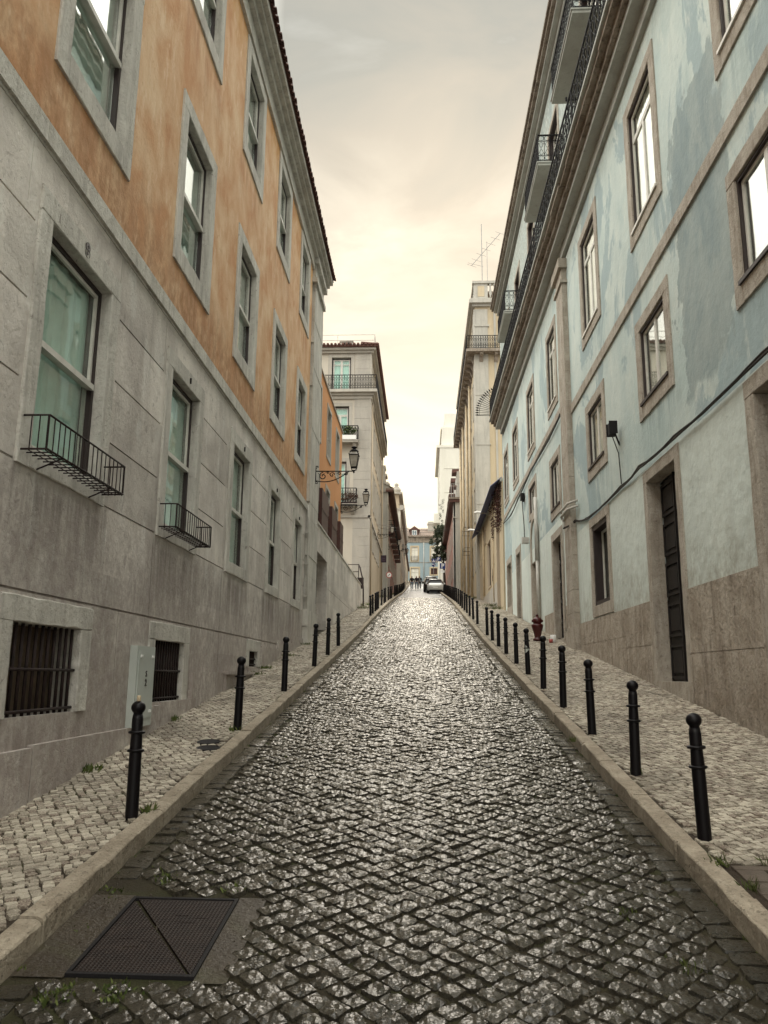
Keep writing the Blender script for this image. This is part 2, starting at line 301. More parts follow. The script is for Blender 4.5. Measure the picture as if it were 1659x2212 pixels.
def zone(m, za_, zb_, col, amt, nsc=1.3, inv=False, rough_=1.2):
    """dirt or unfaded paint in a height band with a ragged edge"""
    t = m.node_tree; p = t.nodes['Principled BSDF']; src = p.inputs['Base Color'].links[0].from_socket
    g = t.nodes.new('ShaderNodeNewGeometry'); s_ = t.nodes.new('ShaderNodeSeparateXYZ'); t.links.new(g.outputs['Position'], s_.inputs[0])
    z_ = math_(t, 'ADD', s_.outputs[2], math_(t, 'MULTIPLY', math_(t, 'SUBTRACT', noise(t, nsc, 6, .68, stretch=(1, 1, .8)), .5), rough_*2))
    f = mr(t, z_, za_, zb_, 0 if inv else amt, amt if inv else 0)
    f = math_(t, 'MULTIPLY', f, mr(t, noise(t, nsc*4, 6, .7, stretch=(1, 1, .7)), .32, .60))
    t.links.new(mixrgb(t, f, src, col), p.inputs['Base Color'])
zone(M['orange'], 4.9, 6.0, (.34, .17, .075), .85, 2.0)
zone(M['orange'], 10.9, 12.3, (.56, .27, .06), .8, 1.0, True)
zone(M['stone_l'], -.2, 1.5, (.30, .255, .22), .6, 1.5)
zone(M['stone_l'], 1.2, 1.9, (.27, .225, .21), .6, 2.6)
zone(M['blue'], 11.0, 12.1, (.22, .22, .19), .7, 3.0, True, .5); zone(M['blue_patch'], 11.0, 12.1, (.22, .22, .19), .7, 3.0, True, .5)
zone(M['white_r'], 1.2, 2.3, (.33, .315, .26), .7, 2.0)
zone(M['brown_stone'], -1.0, .6, (.13, .10, .078), .7, 2.2)

# ------------------------------------------------------------------ mesh helpers
ROOT = {}
def tag(o, label=None, cat=None, group=None, kind=None):
    if label: o['label'] = label
    if cat: o['category'] = cat
    if group: o['group'] = group
    if kind: o['kind'] = kind
    return o
def thing(name, label, cat, loc=(0, 0, 0), group=None):
    o = bpy.data.objects.new(name, None); C.objects.link(o); o.location = loc; o.empty_display_size = .2
    ROOT[o.name] = Vector(loc); return tag(o, label, cat, group)
class Fr:
    def __init__(s, o, U, Nn): s.o, s.U, s.N, s.Z = Vector(o), Vector(U), Vector(Nn), Vector((0, 0, 1))
    def __call__(s, u, v, w): return s.o+s.U*u+s.Z*v+s.N*w
ID = Fr((0, 0, 0), (1, 0, 0), (0, -1, 0))       # u=x, v=z, w=-y
class WF(Fr):                                   # world axes frame: u=x, v=y, w=z
    def __call__(s, u, v, w): return Vector((u, v, w))
WX = WF((0, 0, 0), (1, 0, 0), (0, 1, 0))
class MB:
    def __init__(s): s.v = []; s.f = []; s.m = []; s.sm = []
    def add(s, vs, fs, mi=0, smooth=False):
        b = len(s.v); s.v += [tuple(x) for x in vs]; s.f += [tuple(b+i for i in f) for f in fs]; s.m += [mi]*len(fs); s.sm += [smooth]*len(fs)
    def box(s, fr, u0, u1, v0, v1, w0, w1, mi=0):
        vs = [fr(u, v, w) for u in (u0, u1) for v in (v0, v1) for w in (w0, w1)]
        s.add(vs, [(0, 1, 3, 2), (4, 6, 7, 5), (0, 4, 5, 1), (2, 3, 7, 6), (0, 2, 6, 4), (1, 5, 7, 3)], mi)
    def quad(s, a, b, c, d, mi=0): s.add([a, b, c, d], [(0, 1, 2, 3)], mi)
    def tube(s, path, r, n=6, mi=0, closed=False):
        P = [Vector(p) for p in path]; k = len(P); rs = r if isinstance(r, (list, tuple)) else [r]*k; vs = []; prev = None
        for i in range(k):
            d = (P[(i+1) % k]-P[i-1]) if closed else (P[min(i+1, k-1)]-P[max(i-1, 0)])
            if d.length < 1e-9: d = Vector((0, 0, 1))
            d.normalize()
            if prev is None:
                a = Vector((0, 0, 1)) if abs(d.z) < .9 else Vector((1, 0, 0)); x = d.cross(a).normalized()
            else: x = (prev-d*prev.dot(d)); x = x.normalized() if x.length > 1e-6 else d.orthogonal().normalized()
            prev = x; y = d.cross(x)
            for j in range(n):
                t = 2*math.pi*j/n; vs.append(P[i]+(x*math.cos(t)+y*math.sin(t))*rs[i])
        fs = []
        for i in range(k if closed else k-1):
            for j in range(n): fs.append((i*n+j, i*n+(j+1) % n, ((i+1) % k)*n+(j+1) % n, ((i+1) % k)*n+j))
        if not closed: fs += [tuple(range(n)), tuple(range((k-1)*n, k*n))]
        s.add(vs, fs, mi, n > 5)
    def lathe(s, prof_, c=(0, 0, 0), n=16, mi=0, smooth=True, rot=0):
        vs = []; c = Vector(c)
        for r, z in prof_:
            for j in range(n):
                t = 2*math.pi*j/n+rot; vs.append(c+Vector((r*math.cos(t), r*math.sin(t), z)))
        k = len(prof_)
        fs = [(i*n+j, i*n+(j+1) % n, (i+1)*n+(j+1) % n, (i+1)*n+j) for i in range(k-1) for j in range(n)]
        fs += [tuple(range(n)), tuple(range((k-1)*n, k*n))]
        s.add(vs, fs, mi, smooth)
    def build(s, name, mats, parent=None, root=None, recalc=True):
        me = bpy.data.meshes.new(name)
        off = ROOT.get(root.name if root else (parent.name if parent else ''), Vector((0, 0, 0)))
        o = bpy.data.objects.new(name, me); C.objects.link(o)
        if parent:
            o.parent = parent; ROOT[o.name] = off
        me.from_pydata([(x-off.x, y-off.y, z-off.z) for x, y, z in s.v], [], s.f)
        for m in (mats if isinstance(mats, (list, tuple)) else [mats]): me.materials.append(m)
        me.polygons.foreach_set('material_index', s.m); me.polygons.foreach_set('use_smooth', s.sm)
        if recalc and len(s.f) < 60000:
            bm = bmesh.new(); bm.from_mesh(me); bmesh.ops.recalc_face_normals(bm, faces=bm.faces); bm.to_mesh(me); bm.free()
        me.update(); return o
def place(o, loc, rz_=0):      # move a mesh-only thing built round the origin
    o.location = loc; o.rotation_euler = (0, 0, rz_); return o
def copytree(src, loc, label, rz_=None):
    r = src.copy(); C.objects.link(r); r.location = loc
    if rz_ is not None: r.rotation_euler = (0, 0, rz_)
    r['label'] = label; ROOT[r.name] = Vector(loc)
    for ch in list(src.children):
        c = ch.copy(); C.objects.link(c); c.parent = r
        for g in ch.children:
            d = g.copy(); C.objects.link(d); d.parent = c
    return r
def textmesh(s, fr, u, v, w, size, mb, mi=0, th=.004, bold=0):
    """letters as real geometry laid on a frame's plane, centred on (u, v)"""
    cu = bpy.data.curves.new('t', 'FONT'); cu.body = s; cu.size = size; cu.align_x = 'CENTER'; cu.align_y = 'CENTER'; cu.extrude = th; cu.offset = bold
    ob = bpy.data.objects.new('t', cu); C.objects.link(ob)
    dg = bpy.context.evaluated_depsgraph_get(); me = bpy.data.meshes.new_from_object(ob.evaluated_get(dg))
    vs = [fr(u+p.co.x, v+p.co.y, w+p.co.z) for p in me.vertices]; fs = [tuple(p.vertices) for p in me.polygons]
    mb.add(vs, fs, mi); bpy.data.objects.remove(ob); bpy.data.curves.remove(cu); bpy.data.meshes.remove(me)

def wallgrid(mb, fr, u0, u1, v0, v1, cuts, mi=0, step=None):
    """wall sheet with real openings and recesses. cuts: (u0,u1,v0,v1,depth,hole)"""
    us = {u0, u1}; vs = {v0, v1}
    if step:
        us |= set(np.arange(u0, u1, step).tolist()); vs |= set(np.arange(v0, v1, step).tolist())
    for c in cuts:
        for q in c[0:2]:
            if u0 < q < u1: us.add(q)
        for q in c[2:4]:
            if v0 < q < v1: vs.add(q)
    us = sorted(us); vs = sorted(vs)
    nu, nv = len(us)-1, len(vs)-1
    D = np.zeros((nu, nv)); Hh = np.zeros((nu, nv), bool)
    um = np.array([(us[i]+us[i+1])/2 for i in range(nu)]); vm = np.array([(vs[j]+vs[j+1])/2 for j in range(nv)])
    for c in cuts:
        mk = np.outer((um > c[0]) & (um < c[1]), (vm > c[2]) & (vm < c[3]))
        D[mk] = np.maximum(D[mk], c[4])
        if c[5]: Hh[mk] = True
    for i in range(nu):
        for j in range(nv):
            d = D[i, j]
            if not Hh[i, j]:
                mb.quad(fr(us[i], vs[j], -d), fr(us[i+1], vs[j], -d), fr(us[i+1], vs[j+1], -d), fr(us[i], vs[j+1], -d), mi)
            if i+1 < nu and abs(D[i+1, j]-d) > 1e-6:
                e = D[i+1, j]; mb.quad(fr(us[i+1], vs[j], -d), fr(us[i+1], vs[j+1], -d), fr(us[i+1], vs[j+1], -e), fr(us[i+1], vs[j], -e), mi)
            if j+1 < nv and abs(D[i, j+1]-d) > 1e-6:
                e = D[i, j+1]; mb.quad(fr(us[i], vs[j+1], -d), fr(us[i+1], vs[j+1], -d), fr(us[i+1], vs[j+1], -e), fr(us[i], vs[j+1], -e), mi)
def stain(o, fr, cuts, ln=1.1):
    """per-vertex amount of run-off dirt: strongest right under each opening, fading downwards"""
    me = o.data; off = ROOT.get(o.name, Vector((0, 0, 0))); n = len(me.vertices)
    co = np.empty(n*3, np.float32); me.vertices.foreach_get('co', co); co = co.reshape(-1, 3)+np.array(off)
    u = (co-np.array(fr.o))@np.array(fr.U); v = co[:, 2]; d = np.zeros(n)
    for c in cuts:
        if not c[5]: continue
        du = np.clip(1-np.maximum(np.maximum(c[0]-.28-u, u-c[1]-.28), 0)/.18, 0, 1)
        dv = np.where(v < c[2]-.2, np.clip(1-(c[2]-.22-v)/ln, 0, 1), 0); d = np.maximum(d, du*dv)
    a = me.attributes.new('dirt', 'FLOAT', 'POINT'); a.data.foreach_set('value', d.astype(np.float32))
def ring(mb, fr, o, q, w0, w1, mi=0):
    """frame between outer rect o and inner rect q (u0,u1,v0,v1)"""
    mb.box(fr, o[0], q[0], o[2], o[3], w0, w1, mi); mb.box(fr, q[1], o[1], o[2], o[3], w0, w1, mi)
    if o[3] > q[3]: mb.box(fr, q[0], q[1], q[3], o[3], w0, w1, mi)
    if q[2] > o[2]: mb.box(fr, q[0], q[1], o[2], q[2], w0, w1, mi)
def rough_ring(mb, fr, o, q, w0, w1, mi=0, jit=.008, n=9):
    """stone surround with slightly chipped, uneven arrises"""
    def bar(u0, u1, v0, v1, along):
        k = n; pts = []
        for i in range(k+1):
            t = i/k; r = lambda s=1: random.gauss(0, jit)*s
            if along == 'v': pts.append([(u0+r(.5), v0+(v1-v0)*t, w1), (u1+r(.5), v0+(v1-v0)*t, w1)])
            else: pts.append([(u0+(u1-u0)*t, v0+r(.5), w1), (u0+(u1-u0)*t, v1+r(.5), w1)])
        vs = []
        for i, (a, b) in enumerate(pts):
            e = random.uniform(.003, .014)
            if along == 'v':
                vs += [fr(a[0], a[1], w0), fr(a[0], a[1], w1-e), fr(a[0]+e, a[1], w1), fr(b[0]-e, b[1], w1), fr(b[0], b[1], w1-e), fr(b[0], b[1], w0)]
            else:
                vs += [fr(a[0], a[1], w0), fr(a[0], a[1], w1-e), fr(a[0], a[1]+e, w1), fr(b[0], b[1]-e, w1), fr(b[0], b[1], w1-e), fr(b[0], b[1], w0)]
        fs = []
        for i in range(k):
            for j in range(5): fs.append((i*6+j, i*6+j+1, (i+1)*6+j+1, (i+1)*6+j))
        fs += [tuple(range(6)), tuple(range(k*6, k*6+6))]
        mb.add(vs, fs, mi)
    if q[0] > o[0]: bar(o[0], q[0], o[2], q[3], 'v')
    if o[1] > q[1]: bar(q[1], o[1], o[2], q[3], 'v')
    if o[3] > q[3]: bar(o[0], o[1], q[3]+.002, o[3], 'u')
    if q[2] > o[2]: bar(q[0], q[1], o[2], q[2], 'u')

HOLES = {}
def window(B, fr, q, sur=(.22, .22, .22), proud=.03, depth=.12, style='sash', trim='trim_l', curtain='curtain', fmat='white_paint', dark='frame_dark', rough=False, sill=False, fw=.045, dw=.05, name='window', glass='glass'):
    """q = clear opening (u0,u1,v0,v1); sur = (side, top, bottom) widths of the stone surround.
    part 'window' is the surround; frame, pane, curtain, sill are its sub-parts. Returns the hole to cut."""
    u0, u1, v0, v1 = q; o = (u0-sur[0], u1+sur[0], v0-sur[2], v1+sur[1])
    mb = MB(); (rough_ring if rough else ring)(mb, fr, o, q, -depth-.02, proud)
    if name == 'door': pass
    wn = mb.build(name, M[trim], B)
    d = -depth
    mb = MB(); i1 = (u0+dw, u1-dw, v0+dw, v1-dw)
    ring(mb, fr, q, i1, d-.09, (-.006 if trim == 'trim_r' and depth < .2 else d+.03), 1)
    def sash(r, w, f=fw):
        ring(mb, fr, r, (r[0]+f, r[1]-f, r[2]+f, r[3]-f), w-.03, w, 0)
    um = (u0+u1)/2; vm = v0+(v1-v0)*.48
    if style == 'sash':
        sash((i1[0], i1[1], vm-.02, i1[3]), d+.012, fw*.8); sash((i1[0], i1[1], i1[2], vm+.03), d-.026, fw*.8)
        mb.box(fr, i1[0], i1[1], vm-.025, vm+.035, d+.012, d+.05, 0)
    elif style == 'casement':
        sash((i1[0], um, i1[2], i1[3]), d, fw); sash((um, i1[1], i1[2], i1[3]), d, fw)
    elif style == 'transom':
        vt = v0+(v1-v0)*.76
        sash((i1[0], um, i1[2], vt), d, fw); sash((um, i1[1], i1[2], vt), d, fw); sash((i1[0], i1[1], vt+.01, i1[3]), d, fw)
    elif style == 'single': sash(i1, d, fw)
    elif style == 'french':
        vt = v0+(v1-v0)*.80
        sash((i1[0], um, i1[2], i1[3]), d, fw); sash((um, i1[1], i1[2], i1[3]), d, fw)
        mb.box(fr, i1[0]+fw, i1[1]-fw, vt, vt+.05, d-.03, d-.002, 0)
    if style != 'none': mb.build('frame', [M[fmat], M[dark]], wn)
    mb = MB(); mb.box(fr, i1[0]+.01, i1[1]-.01, i1[2]+.01, i1[3]-.01, d-.024, d-.019)
    mb.build('pane', M[glass], wn)
    mb = MB(); nn = 24; cu = []
    for i in range(nn+1):
        t = i/nn; cu.append((u0+.01+(u1-u0-.02)*t, d-.085+.012*math.sin(t*37+u0*3)+.010*math.sin(t*15)))
    for i in range(nn): mb.quad(fr(cu[i][0], v0, cu[i][1]), fr(cu[i+1][0], v0, cu[i+1][1]), fr(cu[i+1][0], v1, cu[i+1][1]), fr(cu[i][0], v1, cu[i][1]))
    mb.build('curtain', M[curtain], wn)
    if sill:
        mb = MB(); mb.box(fr, u0-.06, u1+.06, v0-.03, v0+.025, -depth*.5, proud+.03); mb.build('sill', M['trim_r' if sill is True else sill], wn)
    e = .035; eb = e if sur[2] > .05 else .0
    return (u0-e, u1+e, v0-eb, v1+e, depth+.3, True)
def simple_window(B, fr, q, sur=.15, trim='cream_stone', glass='carglass', proud=.04, depth=.2, fmat='white_paint', name='window', mull=True, hole=True):
    u0, u1, v0, v1 = q
    mb = MB(); ring(mb, fr, (u0-sur, u1+sur, v0-sur, v1+sur), q, -depth-.02, proud); wn = mb.build(name, M[trim], B)
    mb = MB(); ring(mb, fr, q, (u0+.07, u1-.07, v0+.07, v1-.07), -depth-.04, -depth+.03)
    if mull: mb.box(fr, (u0+u1)/2-.03, (u0+u1)/2+.03, v0+.07, v1-.07, -depth-.03, -depth+.02); mb.box(fr, u0+.07, u1-.07, v0+(v1-v0)*.74, v0+(v1-v0)*.74+.05, -depth-.02, -depth+.012)
    mb.build('frame', M[fmat], wn)
    mb = MB(); mb.box(fr, u0, u1, v0, v1, -depth-.06, -depth-.045); mb.build('pane', M[glass], wn)
    return (u0-.03, u1+.03, v0-.03, v1+.03, depth+.2, True)
def panel_door(B, fr, q, depth, mat='door_dark', trim='trim_r', sur=(.2, .2), proud=.03, rough=True, leaves=2, rows=5):
    u0, u1, v0, v1 = q
    mb = MB(); (rough_ring if rough else ring)(mb, fr, (u0-sur[0], u1+sur[0], v0, v1+sur[1]), q, -depth-.02, proud)
    dn = mb.build('doorway', M[trim], B)
    mb = MB(); mb.box(fr, u0, u1, v0, v1, -depth-.1, -depth-.04)
    lw = (u1-u0)/leaves
    for k in range(leaves):
        a, b = u0+k*lw, u0+(k+1)*lw
        for r in range(rows):
            y0 = v0+(v1-v0)*(r+.06)/rows; y1 = v0+(v1-v0)*(r+.88)/rows
            ring(mb, fr, (a+.05, b-.05, y0, y1), (a+.10, b-.10, y0+.05, y1-.05), -depth-.04, -depth-.005)
            mb.box(fr, a+.15, b-.15, y0+.10, y1-.10, -depth-.04, -depth-.012)
        mb.box(fr, a+.002, a+.03, v0, v1, -depth-.04, -depth+.01)
    d = mb.build('door', M[mat], dn)
    mb = MB(); mb.box(fr, u0-sur[0], u1+sur[0], v0-1.6, v0, -depth-.3, proud+.015); mb.build('doorstep', M[trim], dn)
    return (u0-.035, u1+.035, v0-.05, v1+.035, depth+.2, True)

LF = Fr((XL, 0, 0), (0, 1, 0), (1, 0, 0))
RF = Fr((XR, 0, 0), (0, 1, 0), (-1, 0, 0))

# ================================================================== ground, road and pavements
mb = MB(); ys = [-60]+list(np.arange(-10, 160, 4.0))+[200, 260, 600]
gz = lambda y: rz(min(y, 258))-.45
for a, b in zip(ys[:-1], ys[1:]):
    mb.quad((-400, a, gz(a)), (400, a, gz(a)), (400, b, gz(b)), (-400, b, gz(b)))
tag(mb.build('ground', M['bed_walk']), kind='structure')

def stones(xc, yc, hx, hy, ang, top, k, dome, rgh, zfun, depth=.035, cr=.12):
    """N cobbles as separate islands: k x k grid with rounded plan and crown. returns verts, faces"""
    n = len(xc); g = np.concatenate([[-1], np.linspace(-.93, .93, k-2), [1]])
    g = g*np.where(np.abs(g) < .95, 1.0, 1.0)
    A, Bq = np.meshgrid(g, g, indexing='ij'); A = A.ravel(); Bq = Bq.ravel()
    edge = (np.abs(A) > .999) | (np.abs(Bq) > .999)
    sx = A.copy(); sy = Bq.copy()
    corner = 1-cr*(np.abs(sx)*np.abs(sy))**2.0
    sx = sx*corner; sy = sy*corner
    X = sx[None]*hx[:, None]; Y = sy[None]*hy[:, None]
    X = X+rng.normal(0, .035, X.shape)*hx[:, None]; Y = Y+rng.normal(0, .035, Y.shape)*hy[:, None]
    r4 = (np.abs(sx)**3+np.abs(sy)**3)/2
    Zt = dome*(1-r4)[None]+rng.normal(0, rgh, X.shape)
    tl = .05 if depth > .02 else .03; tx = rng.normal(0, tl, n)[:, None]; ty = rng.normal(0, tl, n)[:, None]
    Zt = Zt+tx*X+ty*Y+top[:, None]
    Zt[:, edge] = top[:, None]-depth
    c, s = np.cos(ang)[:, None], np.sin(ang)[:, None]
    WXx = xc[:, None]+X*c-Y*s; WYy = yc[:, None]+X*s+Y*c
    WZ = zfun(WYy)+Zt
    V = np.stack([WXx, WYy, WZ], -1).reshape(-1, 3)
    ii, jj = np.meshgrid(np.arange(k-1), np.arange(k-1), indexing='ij'); b = (ii*k+jj).ravel()
    Fq = np.stack([b, b+k, b+k+1, b+1], -1)
    Fall = (Fq[None]+(np.arange(n)*k*k)[:, None, None]).reshape(-1, 4)
    return V, Fall
def npmesh(name, parts, mats, kind='structure'):
    """parts: list of (V, F(quads), material index, smooth)"""
    vs = np.concatenate([p[0] for p in parts]); off = 0; fs = []; mi = []; smo = []
    for V, Fq, m_, sm in parts:
        fs.append(Fq+off); mi.append(np.full(len(Fq), m_)); smo.append(np.full(len(Fq), sm)); off += len(V)
    fs = np.concatenate(fs); mi = np.concatenate(mi); smo = np.concatenate(smo)
    me = bpy.data.meshes.new(name); me.vertices.add(len(vs)); me.vertices.foreach_set('co', vs.astype(np.float32).ravel())
    me.loops.add(fs.size); me.loops.foreach_set('vertex_index', fs.astype(np.int32).ravel())
    me.polygons.add(len(fs)); me.polygons.foreach_set('loop_start', np.arange(0, fs.size, 4, dtype=np.int32))
    me.polygons.foreach_set('loop_total', np.full(len(fs), 4, dtype=np.int32))
    for m in mats: me.materials.append(m)
    me.polygons.foreach_set('material_index', mi.astype(np.int32)); me.polygons.foreach_set('use_smooth', smo.astype(bool))
    me.update(calc_edges=True); me.validate()
    o = bpy.data.objects.new(name, me); C.objects.link(o); tag(o, kind=kind); return o
def lattice(x0, x1, y0, y1, p, q, ang, jit):
    """grid of pitch p x q rotated by ang, clipped to a rectangle"""
    c, s = math.cos(ang), math.sin(ang); R = math.hypot(x1-x0, y1-y0)
    mx_, my_ = (x0+x1)/2, (y0+y1)/2
    a = np.arange(-R/2-1, R/2+1, p); b = np.arange(-R/2-1, R/2+1, q)
    Aa, Bb = np.meshgrid(a, b, indexing='ij'); Bb = Bb+np.sin(Aa*1.7)*.03
    Aa = Aa+rng.normal(0, jit*p, Aa.shape); Bb = Bb+rng.normal(0, jit*q, Bb.shape)
    x = mx_+Aa*c-Bb*s; y = my_+Aa*s+Bb*c
    k = (x > x0) & (x < x1) & (y > y0) & (y < y1); return x[k], y[k]
def strip(x0, x1, ys_, zf, dz):
    V = []; 
    for y in ys_: V += [(x0, y, zf(y)+dz), (x1, y, zf(y)+dz)]
    Fq = [(2*i, 2*i+1, 2*i+3, 2*i+2) for i in range(len(ys_)-1)]
    return np.array(V, float), np.array(Fq)

MH = (-1.80, -1.14, 4.30, 5.26)       # rectangular cover in the road
parts = []
for (y0, y1, k, pit) in ((2.6, 13, 7, .130), (13, 30, 6, .130), (30, 64, 5, .135)):
    x, y = lattice(KL+.20, KR-.20, y0, y1, pit, pit*.96, math.radians(45), .032)
    if y0 < 10:
        keep = ~((x > MH[0]-.20) & (x < MH[1]+.17) & (y > MH[2]-.06) & (y < MH[3]+.10)); keep &= ~((x < MH[0]+.1) & (y > 4.3) & (y < 5.5))
        x, y = x[keep], y[keep]
    n = len(x); sc = rng.normal(1, .06, n)
    V, Fq = stones(x, y, pit*.460*sc, pit*.460*rng.normal(1, .06, n), math.radians(45)+rng.normal(0, .05, n), rng.normal(0, .0045, n), k, .013, .0027 if k > 5 else .0022, rzv)
    parts.append((V, Fq, 0, False))
# gutter courses laid along the kerbs
for xx in (KL+.10, KR-.10):
    for (y0, y1, k) in ((2.6, 20, 6), (20, 64, 4)):
        y = np.arange(y0, y1, .17)+rng.normal(0, .01, len(np.arange(y0, y1, .17)))
        if xx < 0: y = y[~((y > 4.3) & (y < 5.5))]
        n = len(y); V, Fq = stones(np.full(n, xx)+rng.normal(0, .006, n), y, np.full(n, .094), .080*rng.normal(1, .07, n), rng.normal(0, .05, n), rng.normal(0, .003, n), k, .010, .0015, rzv)
        parts.append((V, Fq, 0, False))
V, Fq = strip(KL, KR, list(np.arange(-12, 64.5, 1.0)), rz, -.008); parts.append((V, Fq, 1, False))
V, Fq = strip(-2.4, 3.3, list(np.arange(64, 154.5, 2.0)), rz, 0.0); parts.append((V, Fq, 2, False))
npmesh('road', parts, [M['sett'], M['bed'], M['sett_far']])
# mortar apron round the cover
mb = MB()
for (a, b, c, d) in ((KL+.01, MH[0], 4.28, 5.30), (MH[1], MH[1]+.17, 4.26, 5.30)):
    nn = 14
    for i in range(nn):
        y0 = c+(d-c)*i/nn; y1 = c+(d-c)*(i+1)/nn
        mb.quad((a, y0, rz(y0)+.001), (b, y0, rz(y0)+.001), (b, y1, rz(y1)+.001), (a, y1, rz(y1)+.001))
tag(mb.build('mortar_patch', M['mortar']), kind='structure')

def szv(y): return rzv(y)+.12
for side, (x0, x1, ang, nm) in {'l': (XL+.0, KL-.14, 32, 'pavement_left'), 'r': (KR+.14, XR, 18, 'pavement_right')}.items():
    parts = []
    for (y0, y1, k, pit) in ((2.8, 13, 6, .066), (13, 26, 5, .070), (26, 46, 4, .085)):
        x, y = lattice(x0+.03, x1-.03, y0, y1, pit*1.08, pit*.92, math.radians(ang), .10)
        if side == 'r':
            kk = ~((y < 5.72) & (x > 1.95)); x, y = x[kk], y[kk]
        else:
            kk = ~((np.hypot(x+2.44, (y-9.30)) < .14) | (np.hypot(x+2.36, (y-8.98)) < .14)); x, y = x[kk], y[kk]
        n = len(x); V, Fq = stones(x, y, pit*.500*rng.normal(1, .11, n), pit*.425*rng.normal(1, .11, n), math.radians(ang)+rng.normal(0, .16, n), rng.normal(0, .0018, n), k, .0025, .0008, szv, .018, .04)
        parts.append((V, Fq, 0, False))
    xa_, xb_ = (x0-.3, x1+.02) if side == 'l' else (x0-.02, x1+.3)
    V, Fq = strip(xa_, xb_, list(np.arange(-12, 47, 1.0)), sz, -.013); parts.append((V, Fq, 1, False))
    V, Fq = strip(xa_, xb_, list(np.arange(46, 154, 2.0)), sz, -.002); parts.append((V, Fq, 2, False))
    npmesh(nm, parts, [M['calc'], M['bed_walk'], M['calc_far']])

# kerbs: rows of separate chipped blocks
def kerb(nm, xf, sgn, y1):
    mb = MB(); y = -3.0
    while y < y1:
        ln = random.uniform(.75, 1.25) if y < 40 else random.uniform(1.5, 3); e = y+ln-.012
        x_a, x_b = xf+random.uniform(-.006, .006), xf+sgn*.14; dz = random.uniform(-.006, .006)
        k = 7; vs = []
        for i in range(k+1):
            t = i/k; yy = y+(e-y)*t; ch = random.uniform(.006, .018)*(1.8 if i in (0, k) else 1); zt = sz(yy)+.008+dz+random.gauss(0, .0018); ww = random.gauss(0, .003)
            vs += [(x_a, yy, rz(yy)-.12), (x_a+ww, yy, zt-ch), (x_a+sgn*ch*.5+ww, yy, zt-ch*.3), (x_a+sgn*ch*1.3, yy, zt), (x_b, yy, zt), (x_b, yy, zt-.12)]
        fs = [(i*6+j, i*6+(j+1) % 6, (i+1)*6+(j+1) % 6, (i+1)*6+j) for i in range(k) for j in range(6)]+[tuple(range(6)), tuple(range(k*6, k*6+6))]
        mb.add(vs, fs); y += ln
    tag(mb.build(nm, M['kerb']), kind='structure')
kerb('kerb_left', KL, -1, 150); kerb('kerb_right', KR, 1, 88)

# dark paving slabs at the near right corner
mb = MB(); y = 3.2
row = 0
while y < 5.66:
    x = KR+.20+(-.2 if row % 2 else 0)
    while x < 3.6:
        a = max(x, KR+.20)+.006; b = x+.40-.006
        if b-a > .06:
            zz = random.uniform(-.003, .003); yb = min(y+.20, 5.68)-.006
            vs = [(a, y+.006, sz(y)-.05), (b, y+.006, sz(y)-.05), (b, yb, sz(yb)-.05), (a, yb, sz(yb)-.05)]
            tp = [(vx+(.006 if vx == a else -.006), vy, vz+.054+zz) for vx, vy, vz in vs]
            mb.add(vs+tp, [(4, 5, 6, 7), (0, 1, 5, 4), (1, 2, 6, 5), (2, 3, 7, 6), (3, 0, 4, 7)])
        x += .40
    y += .20; row += 1
tag(mb.build('paving_slabs', M['slab']), kind='structure')

# covers
t = thing('access_cover', 'large rectangular iron access cover with two triangular lids beside the left kerb', 'manhole cover', (MH[0], MH[2], rz(MH[2])))
def onr(x, y, dz): return Vector((x, y, rz(y)+dz))
mb = MB(); x0, x1, y0, y1 = MH
def slabq(mb, pts, z0, z1, mi=0):
    k = len(pts); vs = [onr(px, py, z0) for px, py in pts]+[onr(px, py, z1) for px, py in pts]
    mb.add(vs, [tuple(range(k)), tuple(range(k, 2*k))]+[(i, (i+1) % k, k+(i+1) % k, k+i) for i in range(k)], mi)
for pts in (((x0, y0), (x0+.022, y0), (x0+.022, y1), (x0, y1)), ((x1-.022, y0), (x1, y0), (x1, y1), (x1-.022, y1)), ((x0+.022, y0), (x1-.022, y0), (x1-.022, y0+.022), (x0+.022, y0+.022)), ((x0+.022, y1-.022), (x1-.022, y1-.022), (x1-.022, y1), (x0+.022, y1))):
    slabq(mb, pts, -.06, .012)
mb.build('cover_frame', M['iron'], t)
i0, i1, j0, j1 = x0+.028, x1-.028, y0+.028, y1-.028
for pts in (((i0, j0), (i1-.018, j0), (i0, j1-.026)), ((i1, j0+.0), (i1, j1), (i0+.012, j1))):
    mb = MB(); slabq(mb, pts, -.04, .007)
    cxm = sum(p[0] for p in pts)/3; cym = sum(p[1] for p in pts)/3
    for (a, b) in ((.0, .0), (.07, .06), (-.06, .09)): slabq(mb, ((cxm+a-.04, cym+b-.012), (cxm+a+.04, cym+b-.012), (cxm+a+.04, cym+b+.012), (cxm+a-.04, cym+b+.012)), .0065, .0085)
    mb.build('lid', M['tread'], t)
for (px, py, lb) in ((-2.44, 9.30, 'farther small round iron cover in the left pavement'), (-2.36, 8.98, 'nearer small round iron cover in the left pavement')):
    mb = MB(); 
    prf = [(.001, .002), (.02, .006), (.04, .002), (.06, .006), (.08, .002), (.10, .006), (.11, .001), (.115, .007), (.13, .007), (.132, -.03)]
    mb.lathe(prf, (0, 0, 0), 24); mb.v = [(vx, vy, vz+vy*.12) for vx, vy, vz in mb.v]
    o = mb.build('round_cover', M['iron']); place(o, (px, py, sz(py)-.004)); tag(o, lb, 'manhole cover', 'small round covers in the left pavement')

